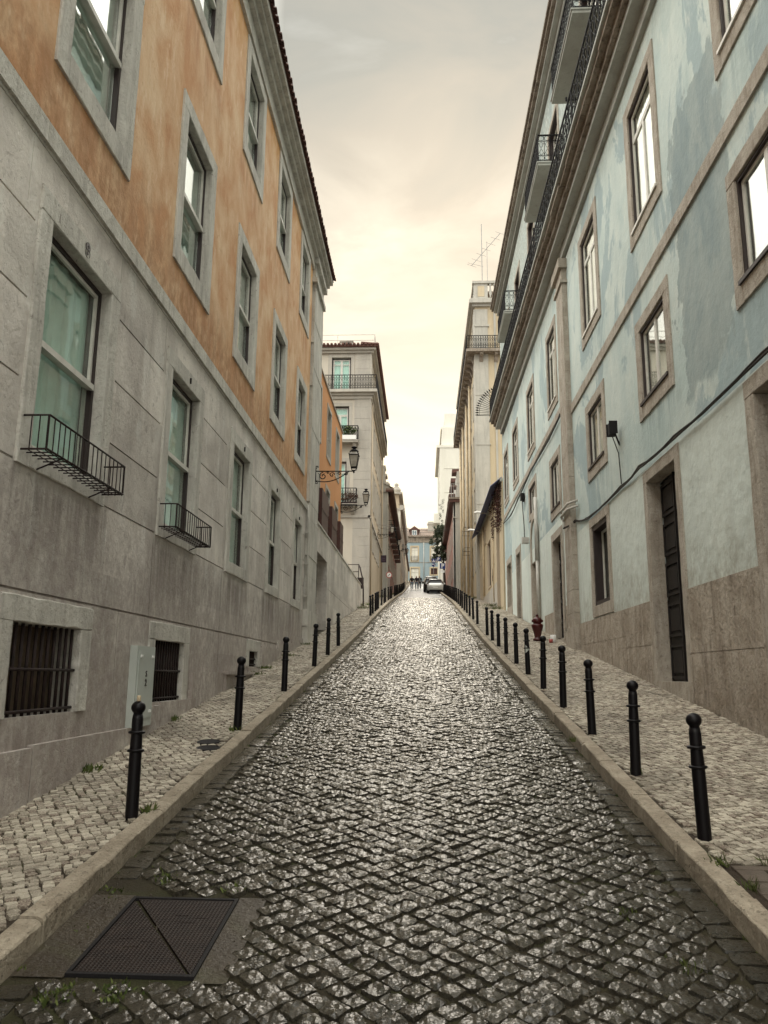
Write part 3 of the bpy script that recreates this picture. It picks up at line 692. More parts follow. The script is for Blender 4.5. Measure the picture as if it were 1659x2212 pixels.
# ================================================================== LEFT: stone and orange building
B = thing('orange_building', 'long orange plastered building with grey stone ground floor lining the left side', 'building', (XL, 12, 0))
cutsS = []; cutsO = []
gw = [(6.33, 7.71), (9.83, 11.12), (13.33, 14.62), (16.80, 17.95), (20.13, 21.25)]
VB = (1.88, 3.95)
for i, (a, b) in enumerate(gw):
    cutsS.append(window(B, LF, (a, b, *VB), sur=(.22, .24, .20), proud=.028, depth=.12, style='sash', trim='trim_l', curtain='curtain', rough=True, glass='glass_soft'))
# two extra bays behind the camera's view edge
cutsS.append(window(B, LF, (2.83, 4.2, *VB), sur=(.22, .24, .20), proud=.028, depth=.15))
ow = [(2.8, 4.2), (6.33, 7.68), (9.80, 11.08), (13.18, 14.48), (16.62, 17.90), (20.0, 21.22)]
for (a, b) in ow:
    cutsO.append(window(B, LF, (a, b, 5.70, 7.76), sur=(.24, .24, .27), proud=.03, depth=.11, curtain='curtain', rough=True))
    cutsO.append(window(B, LF, (a, b, 9.78, 11.74), sur=(.24, .24, .27), proud=.03, depth=.11, curtain='curtain', rough=True))
# barred cellar windows
def barred(q, n):
    u0, u1, v0, v1 = q
    mb = MB(); rough_ring(mb, LF, (u0-.22, u1+.24, v0, v1+.22), q, -.28, .022); wn = mb.build('cellar_window', M['trim_l'], B)
    mb = MB()
    for i in range(n):
        u = u0+(u1-u0)*(i+.5)/n; mb.tube([LF(u, v0, -.05), LF(u, v1, -.05)], .015, 6)
    mb.tube([LF(u0, v0+(v1-v0)*.5, -.03), LF(u1, v0+(v1-v0)*.5, -.03)], .016, 6)
    mb.tube([LF(u0, v0+.04, -.03), LF(u1, v0+.04, -.03)], .015, 6)
    mb.build('bars', M['rust'], wn)
    mb = MB(); mb.box(LF, u0, u1, v0, v1, -.32, -.26); mb.build('shutter', M['curtain_b'], wn)
    return (u0-.03, u1+.03, v0, v1+.03, .5, True)
cutsS += [barred((6.34, 7.66, -.37, .40), 11), barred((9.84, 11.06, -.36, .40), 12), barred((15.28, 16.05, .13, .42), 7), barred((2.8, 4.2, -.6, .40), 11)]
# masonry joints
G = []
for z in (.65, 1.69): G.append((-3, 22.1, z, z+.022, .022, False))
seg = [(-3, 2.6), (4.45, 6.1), (7.95, 9.58), (11.37, 12.95), (14.86, 16.55), (18.2, 19.88), (21.5, 22.1)]
for z in (2.38, 3.08, 3.79):
    for a, b in seg: G.append((a+.06, b-.04, z, z+.020, .022, False))
for u, za_, zb_ in ((12.98, -.6, 4.5), (9.56, .65, 1.69), (9.52, 3.9, 4.5), (5.3, .65, 1.69), (5.9, 3.9, 4.5), (16.45, .2, 1.69), (14.9, -.2, 1.69), (19.8, .8, 1.69), (7.95, 3.95, 4.5), (18.3, .65, 1.69), (8.6, -.6, .65)):
    G.append((u, u+.012, za_, zb_, .010, False))
mb = MB(); wallgrid(mb, LF, -3, 22.1, -3, 4.53, cutsS+G, step=.3)
mb.box(LF, -3, 24, -3, 4.6, -8, -.62)      # inner mass so no light leaks through
stain(mb.build('stone_base', M['stone_l'], B), LF, cutsS)
mb = MB(); bl = -3.0
while bl < 22.1:
    ln = random.choice([1.6, 1.75, 1.9]); e = min(bl+ln, 22.1); mb.box(LF, bl, e-.006, 4.56, 4.76, -.05, .045); mb.box(LF, bl, e-.006, 4.53, 4.56, -.05, .01); bl += ln
mb.build('string_course', M['trim_l'], B)
mb = MB(); wallgrid(mb, LF, -3, 22.1, 4.76, 12.1, cutsO, step=.3)
mb.box(LF, -3, 24, 4.6, 12.9, -8, -.62); stain(mb.build('wall', M['orange'], B), LF, cutsO)
# plinth blocks stepping up the hill
mb = MB()
for a, b, zt in ((-3, 5.3, -1.0), (5.3, 6.80, -.63), (6.812, 9.18, -.61), (9.19, 10.1, -.40), (10.11, 11.42, -.36), (11.43, 13.22, .01), (15.25, 16.4, .10), (16.41, 18.3, .55), (18.31, 20.2, .75), (20.21, 22.1, .95)):
    mb.box(LF, a, b-.008, -3, zt, -.02, .055 if a < 13 else .03)
pass; mb.box(LF, 13.23, 15.2, -3, -.02, -.02, .10); mb.box(LF, 13.2, 15.22, -.02, .03, -.02, .16)
mb.build('plinth', M['stone_l'], B)
# corner pilaster in long and short blocks, cornice, roof
mb = MB(); z = -1.0
while z < 12.2:
    hh = random.uniform(.45, .8); mb.box(LF, 22.1+(.0 if random.random() < .5 else .06), 24.0, z, min(z+hh, 12.2)-.008, -.4, .09+random.uniform(-.006, .006)); z += hh
mb.box(LF, 22.0, 24.1, -1.2, 1.75, -.3, .14); mb.box(LF, 22.0, 24.08, 11.6, 11.75, -.3, .16); mb.box(LF, 21.98, 24.1, 12.2, 12.38, -.3, .20)
mb.build('corner_pilaster', M['trim_l'], B)
mb = MB(); u = -3.0
while u < 24.2:
    e = min(u+2.1, 24.25)
    mb.box(LF, u, e-.006, 12.02, 12.36, -.05, .06); mb.box(LF, u, e-.006, 12.36, 12.50, -.05, .16); mb.box(LF, u, e-.006, 12.50, 12.60, -.05, .26)
    mb.box(LF, u, e-.006, 12.60, 12.74, -.05, .36); u = e
mb.build('cornice', M['trim_l'], B)
mb = MB(); u = -3.0
mb.quad(LF(-3, 12.82, .36), LF(24.3, 12.82, .36), LF(24.3, 14.9, -5), LF(-3, 14.9, -5)); mb.box(LF, -3, 24.3, 12.74, 12.78, -.3, .37)
while u < 24.3:
    def arc(w, zz): return [LF(u+.105+.085*math.cos(a), zz+.075*math.sin(a), w) for a in [math.pi*j/6 for j in range(7)]]
    a, b = arc(.45+random.uniform(-.015, .015), 12.78), arc(-1.2, 13.42)
    a2 = [LF(u+.105+.065*math.cos(q_), 12.78+.055*math.sin(q_), .45) for q_ in [math.pi*j/6 for j in range(7)]]
    b2 = [p-Vector((0, 0, .02)) for p in b]
    mb.add(a+b+a2+b2, [(j, j+1, 8+j, 7+j) for j in range(6)]+[(14+j, 15+j, j+1, j) for j in range(6)]+[(14+j, 15+j, 22+j, 21+j) for j in range(6)])
    # pan tile underneath, hanging lower
    c = [LF(u+.085*math.cos(q_), 12.79-.05*math.sin(q_), .43) for q_ in [math.pi*j/4 for j in range(5)]]; d = [p+Vector((-1.3, 0, .5)) for p in c]
    mb.add(c+d, [(j, j+1, 6+j, 5+j) for j in range(4)]); u += .21
mb.build('roof', M['tile'], B)
# flower racks of thin iron under two sills
def rack(u0, u1):
    mb = MB(); zt, zb, w = 2.08, 1.79, .25
    for zz in (zt, zb): mb.tube([LF(u0, zz, .03), LF(u0, zz, w), LF(u1, zz, w), LF(u1, zz, .03)], .009, 6)
    n = 17
    for i in range(n+1):
        u = u0+(u1-u0)*i/n; mb.tube([LF(u, zb, w), LF(u, zt, w)], .0055, 5); mb.tube([LF(u, zb-.004, .03), LF(u, zb-.004, w)], .0065, 5)
    for w_ in (.10, .17, .24):
        for u in (u0, u1): mb.tube([LF(u, zb, w_), LF(u, zt, w_)], .0055, 5)
        mb.tube([LF(u0, zb-.012, w_), LF(u1, zb-.012, w_)], .005, 5)
    for u in (u0+.3, u1-.3): mb.tube([LF(u, zb, .25), LF(u, zb-.10, .02)], .008, 5)
    mb.build('flower_rack', M['rust'], B)
rack(6.15, 7.84); rack(9.64, 11.28)
# number on the lintel
mb = MB(); textmesh('8', Fr((XL, 0, 0), (0, 1, 0), (1, 0, 0)), 7.02, 4.06, .036, .21, mb, th=.003, bold=.006)
mb.build('house_number', M['frame_dark'], B)
# small bolts above the other windows
mb = MB()
for u in (10.55, 14.05, 17.4, 20.7): mb.box(LF, u, u+.02, 4.02, 4.10, .02, .05)
mb.build('wall_hook', M['rust'], B)
mb = MB(); mb.tube([LF(22.0, 4.7, .07), LF(22.02, 4.2, .10), LF(22.0, 3.2, .10), LF(22.05, 1.2, .10)], .022, 7)
for z in (3.9, 3.0, 2.1, 1.3): mb.box(LF, 21.96, 22.08, z, z+.03, .0, .13)
mb.build('downpipe', M['pipe_w'], B)

# electrical cabinet
Bc = thing('meter_cabinet', 'pale grey metal meter cabinet fixed to the left wall beside the barred window', 'cabinet', (XL+.05, 9.35, -.6))
mb = MB(); mb.box(LF, 9.05, 9.66, -.61, .30, .0, .085); mb.build('cabinet_body', M['cabinet'], Bc)
mb = MB(); mb.box(LF, 9.09, 9.62, -.52, .24, .085, .094); mb.build('cabinet_door', M['cabinet'], Bc)
mb = MB()
for u, v in ((9.14, .17), (9.53, .17), (9.14, -.46), (9.53, -.46)): mb.box(LF, u, u+.05, v, v+.03, .094, .108)
mb.build('hinge', M['sign_white'], Bc)
mb = MB(); textmesh('S', LF, 9.36, -.02, .096, .10, mb); textmesh('2', LF, 9.36, -.12, .096, .11, mb, bold=.003); mb.build('number_marking', M['frame_dark'], Bc)

# ================================================================== street lamps
def scroll(mb, fr, u, v, r, a0, turns, rr=.013, w=0, sgn=1, n=22):
    pts = []
    for i in range(n+1):
        t = i/n; rr = rr if i else rr*1.5; a = a0+sgn*turns*2*math.pi*t; q = r*(1-.82*t); pts.append(fr(u+q*math.cos(a), v+q*math.sin(a), w))
    mb.tube(pts, rr, 5)
def lantern(t, c, s=1.0):
    c = Vector(c)
    mb = MB(); sq = math.pi/4
    mb.lathe([(.11*s, .10*s), (.125*s, .115*s), (.125*s, .13*s)], c, 4, rot=sq, smooth=False)
    mb.lathe([(.185*s, .48*s), (.215*s, .49*s), (.215*s, .505*s), (.185*s, .51*s)], c, 4, rot=sq, smooth=False)
    mb.lathe([(.135*s, .60*s), (.14*s, .62*s), (.10*s, .66*s), (.05*s, .68*s), (.045*s, .72*s), (.085*s, .73*s), (.085*s, .75*s), (.03*s, .77*s), (.001, .79*s)], c, 12)
    for k in range(4):
        a = sq+k*math.pi/2; d = Vector((math.cos(a), math.sin(a), 0))
        mb.tube([c+d*.118*s+Vector((0, 0, .12*s)), c+d*.20*s+Vector((0, 0, .49*s))], .011*s, 5)
        mb.tube([c+d*.20*s+Vector((0, 0, .50*s)), c+d*.13*s+Vector((0, 0, .62*s))], .010*s, 5)
        mb.tube([c+d*.12*s+Vector((0, 0, .11*s)), c+d*.10*s+Vector((0, 0, .05*s)), c+Vector((0, 0, .0))], .009*s, 5)
        mb.tube([c+d*.215*s+Vector((0, 0, .50*s)), c+d*.225*s+Vector((0, 0, .53*s))], .008*s, 5)
    fr_ = mb.build('lantern_frame', M['iron'], t)
    mb = MB(); mb.lathe([(.110*s, .13*s), (.178*s, .48*s)], c, 4, rot=sq, smooth=False); mb.lathe([(.175*s, .512*s), (.125*s, .60*s)], c, 4, rot=sq, smooth=False)
    mb.build('lantern_glass', M['lampglass'], fr_)
def wall_lamp(wx, y, z, ln, label, s=1.0, side=1):
    """bracket from the wall at x=wx reaching ln towards the street (side +1 = +x)"""
    t = thing('street_lamp', label, 'street lamp', (wx, y, z), 'ornate iron wall lanterns')
    fr = Fr((wx, y, 0), (side, 0, 0), (0, -1, 0)); mb = MB()
    mb.box(fr, -.02, .02, z-.32*s, z+.10*s, -.03, .03); scroll(mb, fr, .03, z+.12*s, .05*s, 0, 1, .010*s); scroll(mb, fr, .03, z-.34*s, .05*s, 0, 1, .010*s, sgn=-1)
    mb.tube([fr(0, z, 0), fr(ln, z, 0)], .017*s, 6)
    pts = [fr(.02+ln*.86*q, z-.30*s+.30*s*(q**2.1)*1.0-.06*s*math.sin(q*math.pi), 0) for q in [i/14 for i in range(15)]]
    mb.tube(pts, .015*s, 6)
    scroll(mb, fr, .20*ln, z-.15*s, .12*s, math.pi*.5, 1.3, .010*s, sgn=1); scroll(mb, fr, .43*ln, z-.11*s, .08*s, 0, 1.3, .009*s)
    scroll(mb, fr, .62*ln, z-.075*s, .055*s, math.pi, 1.2, .008*s, sgn=-1); scroll(mb, fr, .80*ln, z-.07*s, .055*s, math.pi, 1.3, .010*s); scroll(mb, fr, .32*ln, z-.05*s, .04*s, 0, 1, .007*s)
    mb.tube([fr(.06*ln, z-.05*s, 0), fr(.13*ln, z-.13*s, 0), fr(.3*ln, z-.02*s, 0), fr(.45*ln, z-.18*s, 0)], .007*s, 5)
    mb.lathe([(.001, -.07*s), (.03*s, -.04*s), (.018*s, -.01*s), (.035*s, .01*s), (.02*s, .04*s)], fr(ln, z, 0), 10)
    mb.build('bracket', M['iron'], t); lantern(t, fr(ln, z, 0), s); return t
wall_lamp(XL+.09, 23.2, 6.0, 1.16, 'nearest ornate iron lantern on a scrolled bracket at the orange building corner', 1.0)
wall_lamp(-3.68, 34.9, 7.45, 1.12, 'second ornate lantern, in front of the white balcony building corner', .98)
wall_lamp(-3.28, 57, 10.0, 1.05, 'third ornate lantern up the left side, above the plum square sign', .9)
wall_lamp(-2.83, 64, 10.25, .90, 'fourth ornate lantern up the left side, against the row of balconies', .78)
wall_lamp(-2.80, 79, 12.25, .80, 'fifth ornate lantern up the left side, near the pale blue house', .78)
wall_lamp(-2.43, 91, 14.2, .50, 'sixth ornate lantern up the left side, in front of the pale blue house', .78)
wall_lamp(-2.43, 100, 15.1, .48, 'farthest ornate lantern, overlapping the pale blue house', .85)

# ================================================================== LEFT 2: retaining wall, orange rear house, screens
G2 = Fr((XL, 0, 0), (0, 1, 0), (1, 0, 0))
B = thing('garden_wall', 'long grey stone garden wall with a recessed doorway beyond the orange building', 'wall', (XL, 33, 1.8))
cut = [(24.3, 27.4, -1, 3.80, .36, False)]
for z in (1.8, 2.9): cut.append((27.5, 42.5, z, z+.018, .014, False))
for u, a, b in ((29.4, 2.9, 4.5), (31.5, 1.8, 2.9), (34, 2.9, 4.5), (37, 1.8, 2.9), (39, 2.9, 4.5), (27.45, 3.3, 4.6)): cut.append((u, u+.014, a, b, .012, False))
mb = MB(); wallgrid(mb, LF, 24.0, 42.5, -.5, 4.67, cut); mb.box(LF, 24, 42.5, -.5, 4.66, -.44, -.40)
mb.quad(LF(24, 4.67, 0), LF(42.5, 4.67, 0), LF(42.5, 4.67, -.44), LF(24, 4.67, -.44)); mb.quad(LF(42.5, -.5, 0), LF(42.5, 4.67, 0), LF(42.5, 4.67, -.44), LF(42.5, -.5, -.44))
mb.build('wall', M['stone_l'], B)
mb = MB(); mb.box(LF, 24.4, 27.3, .9, 3.72, -.39, -.345); mb.box(LF, 25.8, 25.86, .9, 3.72, -.345, -.33); mb.build('door', M['door_dark'], B)
mb = MB(); u = 24.0
while u < 42.4: e = min(u+1.9, 42.5); mb.box(LF, u, e-.008, 4.67, 4.73, -.46, .03); u = e
mb.build('coping', M['trim_l'], B)
B = thing('orange_house', 'smaller flat orange house set back behind the grey garden wall', 'building', (-3.7, 30, 4))
OF = Fr((-3.72, 0, 0), (0, 1, 0), (1, 0, 0)); cut = []
for a in (26.35, 29.45, 32.55):
    cut.append(window(B, OF, (a+.1, a+1.25, 8.35, 10.25), sur=(.13, .13, .16), proud=.03, depth=.14, trim='cream_stone', curtain='curtain_g'))
    cut.append(window(B, OF, (a+.1, a+1.25, 5.2, 7.0), sur=(.13, .13, .16), proud=.03, depth=.14, trim='cream_stone', curtain='curtain_g'))
mb = MB(); wallgrid(mb, OF, 24.05, 35.2, 3.2, 10.9, cut); mb.box(OF, 24.05, 35.19, 3.2, 10.85, -6, -.45)
mb.quad(OF(35.2, 3.2, 0), OF(35.2, 10.9, 0), OF(35.2, 10.9, -6), OF(35.2, 3.2, -6)); mb.build('wall', M['orange2'], B)
mb = MB(); mb.box(OF, 24.05, 35.26, 10.9, 10.97, -6, .05); mb.build('roof_edge', M['cream_stone'], B)
for i, (a, b, za_, zb_) in enumerate(((23.98, 24.95, 4.73, 6.1), (26.0, 27.75, 4.73, 6.15), (29.0, 30.65, 4.73, 6.15), (31.95, 33.15, 4.73, 6.15))):
    t = thing('metal_screen', ['brown metal screen nearest the lamp bracket on the garden wall', 'second brown metal screen on top of the garden wall', 'third brown metal screen on top of the garden wall', 'farthest brown metal screen on top of the garden wall'][i], 'screen', (XL-.15, (a+b)/2, 4.73), 'brown metal screens on the garden wall')
    mb = MB(); mb.box(LF, a, b, za_, zb_, -.10, -.05); mb.box(LF, a, a+.05, za_, zb_, -.34, -.10); mb.box(LF, b-.05, b, za_, zb_, -.34, -.10); mb.box(LF, a, b, (za_+zb_)/2-.012, (za_+zb_)/2+.012, -.05, -.035)
    mb.build('panel', M['brown_panel'], t)
    if i < 3:
        mb = MB(); mb.box(LF, b, b+.72, zb_-.50, zb_-.05, -.16, -.11); mb.build('side_flap', M['brown_panel'], t)
        mb = MB()
        for k in range(4): mb.tube([LF(b, za_+.15+.22*k, -.12), LF(b+1.0, za_+.15+.22*k, -.12)], .010, 5)
        mb.build('rail', M['rust'], t)
t = thing('stair_handrail', 'brown iron handrail of the side stair at the garden wall end', 'handrail', (-3.6, 43.5, 4.7))
mb = MB(); yy = 43.6
for z in (5.95, 5.55, 5.15): mb.tube([(-4.5, yy, z), (-3.55, yy, z)], .022, 6)
for x in (-4.4, -3.55): mb.tube([(x, yy, 5.97), (x, yy, 4.2)], .025, 6)
mb.tube([(-3.55, yy, 5.95), (-3.45, 43.2, 5.75), (-3.30, 42.9, 5.2), (-3.22, 42.75, 4.6), (-3.20, 42.7, 3.8), (-3.20, 42.7, 3.3)], .04, 6)
mb.box(Fr((0, 43.0, 0), (1, 0, 0), (0, -1, 0)), -3.58, -3.22, 4.55, 5.15, -.03, .03)
mb.build('rails', M['rust'], t)

# ================================================================== railing panel patterns
def railing(mb, P0, P1, z0, hgt, pitch=.13, ornate=True, r=.009, posts=True):
    """iron balustrade from P0 to P1 (xy), with bars, rings and a scrolled frieze"""
    P0, P1 = Vector((*P0, 0)), Vector((*P1, 0)); d = P1-P0; ln = d.length; d.normalize(); nrm = Vector((d.y, -d.x, 0))
    fr = Fr(P0, d, nrm)
    mb.box(fr, 0, ln, z0+hgt-.03, z0+hgt, -.022, .022); mb.box(fr, 0, ln, z0+.05, z0+.07, -.012, .012); mb.box(fr, 0, ln, z0+hgt*.76, z0+hgt*.76+.014, -.008, .008); mb.box(fr, 0, ln, z0+hgt*.24, z0+hgt*.24+.014, -.008, .008)
    n = max(2, int(round(ln/pitch))); p = ln/n
    def circ(u, v, ru, rv, k=8):
        mb.tube([fr(u+ru*math.cos(2*math.pi*j/k), v+rv*math.sin(2*math.pi*j/k), 0) for j in range(k)], r*.8, 4, closed=True)
    for i in range(n+1):
        u = i*p; mb.tube([fr(u, z0, 0), fr(u, z0+hgt-.03, 0)], r*(1.9 if i % 6 == 0 else 1), 4)
        if i < n and ornate:
            c = u+p/2
            circ(c, z0+hgt*.87, p*.46, hgt*.085); circ(c, z0+hgt*.15, p*.46, hgt*.07)
            for q in (.36, .64): circ(c, z0+hgt*q, p*.30, hgt*.10, 6)
            mb.tube([fr(u, z0+hgt*.27, 0), fr(c, z0+hgt*.5, 0), fr(u+p, z0+hgt*.27, 0)], r*.7, 4); mb.tube([fr(u, z0+hgt*.73, 0), fr(c, z0+hgt*.5, 0), fr(u+p, z0+hgt*.73, 0)], r*.7, 4)
def balcony(B, fr, u0, u1, z, dep, hgt=1.0, th=.16, slab='cream_stone', pitch=.13, brackets=True, ornate=True, r=.009, iron='iron'):
    mb = MB(); mb.box(fr, u0, u1, z-th, z, -.05, dep); mb.box(fr, u0-.03, u1+.03, z-.05, z-.01, -.05, dep+.03)
    if brackets:
        for u in (u0+.15, u1-.35):
            mb.add([fr(u, z-th, -.05), fr(u+.2, z-th, -.05), fr(u+.2, z-th, dep*.7), fr(u, z-th, dep*.7), fr(u, z-th-.55, -.05), fr(u+.2, z-th-.55, -.05), fr(u+.2, z-th-.18, dep*.62), fr(u, z-th-.18, dep*.62)],
                   [(0, 1, 2, 3), (4, 5, 6, 7), (0, 3, 7, 4), (1, 2, 6, 5), (3, 2, 6, 7), (0, 1, 5, 4)])
    b = mb.build('balcony', M[slab], B)
    mb = MB(); pp = [fr(u0+.03, 0, 0), fr(u0+.03, 0, dep-.03), fr(u1-.03, 0, dep-.03), fr(u1-.03, 0, 0)]
    for a, c in zip(pp[:-1], pp[1:]): railing(mb, a.xy, c.xy, z, hgt, pitch, ornate, r)
    mb.build('railing', M[iron], b, recalc=False); return b

# ================================================================== RIGHT: blue building
B = thing('blue_building', 'long pale blue plastered building with brown stone trim lining the right side', 'building', (XR, 18, 0))
cutA = []   # near bay, far bay share one wall line
upw = [(7.95, 9.55), (12.63, 14.14), (17.37, 18.97), (23.22, 24.72), (28.12, 29.80), (33.2, 34.85), (37.1, 38.7)]
cutA.append(window(B, RF, (3.2, 4.8, 8.36, 10.86), sur=(.26, .22, .26), style='transom', trim='trim_r', curtain='curtain_w', depth=.05, rough=True))
for i, (a, b) in enumerate(upw):
    cutA.append(window(B, RF, (a, b, 8.36, 10.86 if i < 3 else 10.7), sur=(.26, .24, .27) if i < 3 else (.2, .22, .25), proud=.03, depth=.05, style='transom', trim='trim_r', curtain='curtain_w', rough=i < 4, sill='white_paint', fw=.045, dw=.035))
for (a, b, c, d) in ((7.95, 9.5, 4.92, 6.33), (12.66, 14.18, 4.92, 6.33), (17.42, 18.95, 4.92, 6.33), (23.25, 24.72, 5.05, 6.5)):
    cutA.append(window(B, RF, (a, b, c, d), sur=(.26, .24, .28), proud=.03, depth=.05, style='casement', trim='trim_r', curtain='curtain_g', rough=True, sill='frame_dark', fw=.05, dw=.04))
cutA.append(window(B, RF, (3.2, 4.8, 4.92, 6.33), sur=(.26, .24, .28), style='casement', trim='trim_r'))
cutA.append(window(B, RF, (28.2, 29.85, 5.95, 6.95), sur=(.22, .2, .22), depth=.05, style='casement', trim='trim_r', curtain='curtain_g'))
# street level openings
cutA.append(window(B, RF, (17.47, 19.08, 1.62, 3.50), sur=(.22, .22, .26), proud=.03, depth=.19, style='single', trim='trim_r', curtain='curtain_g', rough=True, fw=.05, dw=.10))
cutA.append(panel_door(B, RF, (12.63, 14.25, -.07, 3.45), .20, sur=(.21, .22)))
cutA.append(panel_door(B, RF, (7.55, 9.50, -.75, 3.42), .20, sur=(.26, .24)))
cutA.append(panel_door(B, RF, (23.35, 24.85, 1.08, 4.1), .16, sur=(.2, .24)))
cutA.append(panel_door(B, RF, (33.2, 34.5, 2.3, 5.1), .24, mat='green_door', sur=(.2, .3)))
cutA.append(panel_door(B, RF, (36.7, 38.4, 3.15, 5.15), .18, mat='green_door', trim='trim_r', sur=(.2, .3), rows=2))
cutA.append(panel_door(B, RF, (28.05, 29.6, 1.7, 4.05), .16, mat='pipe_w', sur=(.16, .02), rows=1, leaves=4))
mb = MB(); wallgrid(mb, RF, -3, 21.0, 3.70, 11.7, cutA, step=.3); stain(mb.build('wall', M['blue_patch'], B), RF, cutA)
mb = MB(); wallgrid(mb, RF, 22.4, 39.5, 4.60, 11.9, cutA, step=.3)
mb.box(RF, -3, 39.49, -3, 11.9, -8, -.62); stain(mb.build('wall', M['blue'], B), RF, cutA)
mb = MB(); wallgrid(mb, RF, -3, 21.0, 1.33, 3.70, cutA, step=.3); stain(mb.build('lower_wall', M['white_r'], B), RF, cutA); mb = MB(); wallgrid(mb, RF, 22.4, 39.5, -1, 4.60, cutA)
mb.quad(RF(39.5, -1, 0), RF(39.5, 12.2, 0), RF(39.5, 12.2, -8), RF(39.5, -1, -8)); mb.build('lower_wall', M['white_r'], B)
# plinth: irregular stone slabs
mb = MB(); bl = -3.0; doors = [(7.29, 9.76), (12.42, 14.46), (23.15, 25.05)]
cutP = [(a, b, -4, 6, .5, True) for a, b in doors]
cp = list(cutP)
for u in (10.9, 15.5, 16.3, 18.2, 19.6, 11.9, 10.1): cp.append((u, u+.012, -3, 1.4, .02, False))
cp.append((9.8, 12.4, .35, .362, .014, False)); cp.append((14.5, 16.3, .55, .562, .014, False)); cp.append((16.3, 21.0, .78, .79, .012, False))
class Off(Fr):
    def __init__(s, base, dw): s.b, s.dw = base, dw; s.o, s.U, s.N, s.Z = base.o+base.N*dw, base.U, base.N, base.Z
wallgrid(mb, Off(RF, .022), -3, 21.0, -3, 1.33, cp)
mb.box(RF, -3, 7.29, 1.31, 1.33, 0, .022); mb.box(RF, 9.76, 12.42, 1.31, 1.33, 0, .021); mb.box(RF, 14.46, 21, 1.31, 1.33, 0, .021)
mb.build('plinth', M['brown_stone'], B); mb = MB(); wallgrid(mb, Off(RF, .022), 25.05, 26.9, -1, 1.95, []); mb.build('plinth', M['brown_stone'], B); mb = MB(); wallgrid(mb, Off(RF, .022), 22.4, 23.15, -1, 1.95, [])
mb.build('plinth', M['brown_stone'], B)
mb = MB(); z = -1.0
while z < 11.6:
    hh = random.uniform(.5, .95); e = min(z+hh, 11.6)
    mb.box(RF, 21.0+.0, 21.95+random.choice((0, .04)), z, e-.008, -.05, .15); mb.box(RF, 21.95, 22.4, z, e-.012, -.05, .07); z += hh
mb.box(RF, 20.94, 22.05, -1, 1.25, -.05, .20); mb.box(RF, 20.93, 22.1, 10.9, 11.0, -.05, .20); mb.box(RF, 20.9, 22.2, 11.35, 11.62, -.05, .24)
mb.build('pilaster', M['trim_r'], B)
mb = MB(); u = -3.0
while u < 21: e = min(u+1.7, 21.0); mb.box(RF, u, e-.006, 7.03, 7.27, -.04, .04); u = e
mb.build('string_course', M['trim_r'], B); mb = MB(); u = 22.4
while u < 39.5: e = min(u+1.7, 39.5); mb.box(RF, u, e-.006, 7.58, 7.80, -.04, .035); u = e
mb.build('string_course', M['trim_r'], B)
# arch over the far doorway
mb = MB(); cu_, cv_, r0, r1 = 28.83, 4.85, .80, 1.02
vs = []; nn = 16
for i in range(nn+1):
    a = math.pi*i/nn
    for rr_, w in ((r0, .0), (r0, .045), (r1, .045), (r1, .0)): vs.append(RF(cu_+rr_*math.cos(a), cv_+rr_*.95*math.sin(a), w))
mb.add(vs, [(i*4+j, i*4+(j+1) % 4, (i+1)*4+(j+1) % 4, (i+1)*4+j) for i in range(nn) for j in range(4)])
mb.box(RF, cu_-r1, cu_-r0, 2.0, cv_, -.01, .045); mb.box(RF, cu_+r0, cu_+r1, 2.0, cv_, -.01, .045)
mb.build('door_arch', M['trim_r'], B)
# cornice running slightly uphill, soffit slab, decayed underside
def cz(u): return 11.36+.0215*u
mb = MB()
def slope_box(mb, fr, u0, u1, f0, f1, w0, w1, mi=0):
    vs = [fr(u, f(u), w) for u in (u0, u1) for f in (f0, f1) for w in (w0, w1)]
    mb.add(vs, [(0, 1, 3, 2), (4, 6, 7, 5), (0, 4, 5, 1), (2, 3, 7, 6), (0, 2, 6, 4), (1, 5, 7, 3)], mi)
slope_box(mb, RF, -3, 39.55, lambda u: cz(u)-.05, lambda u: cz(u)+.22, -.1, .10)
slope_box(mb, RF, -3, 39.6, lambda u: cz(u)+.22, lambda u: cz(u)+.36, -.1, .34)
mb.build('soffit_moulding', M['soffit_r'], B)
mb = MB(); u = -3.0
while u < 39.6:
    e = min(u+random.uniform(.8, 1.6), 39.62); j = random.uniform(-.02, .02)
    slope_box(mb, RF, u, e-.01, lambda q: cz(q)+.36, lambda q: cz(q)+.50+j*.3, -.1, .44+j*.5)
    slope_box(mb, RF, u, e-.004, lambda q: cz(q)+.50, lambda q: cz(q)+.62, -.1, .58+j); u = e
mb.build('cornice', M['cornice_r'], B)
mb = MB(); slope_box(mb, RF, -3, 39.65, lambda u: cz(u)+.62, lambda u: cz(u)+.69, -.6, .66); mb.build('terrace_edge', M['soffit_r'], B)
# continuous terrace railing: unit built flat, then sheared along the slope
mb = MB(); mt = MB(); railing(mt, (XR-.60, -3), (XR-.60, 39.6), 0, 1.05, .36, True, .013)
mt.v = [(x, y, z+cz(y)+.69) for x, y, z in mt.v]; mt.build('terrace_railing', M['iron'], B, recalc=False)
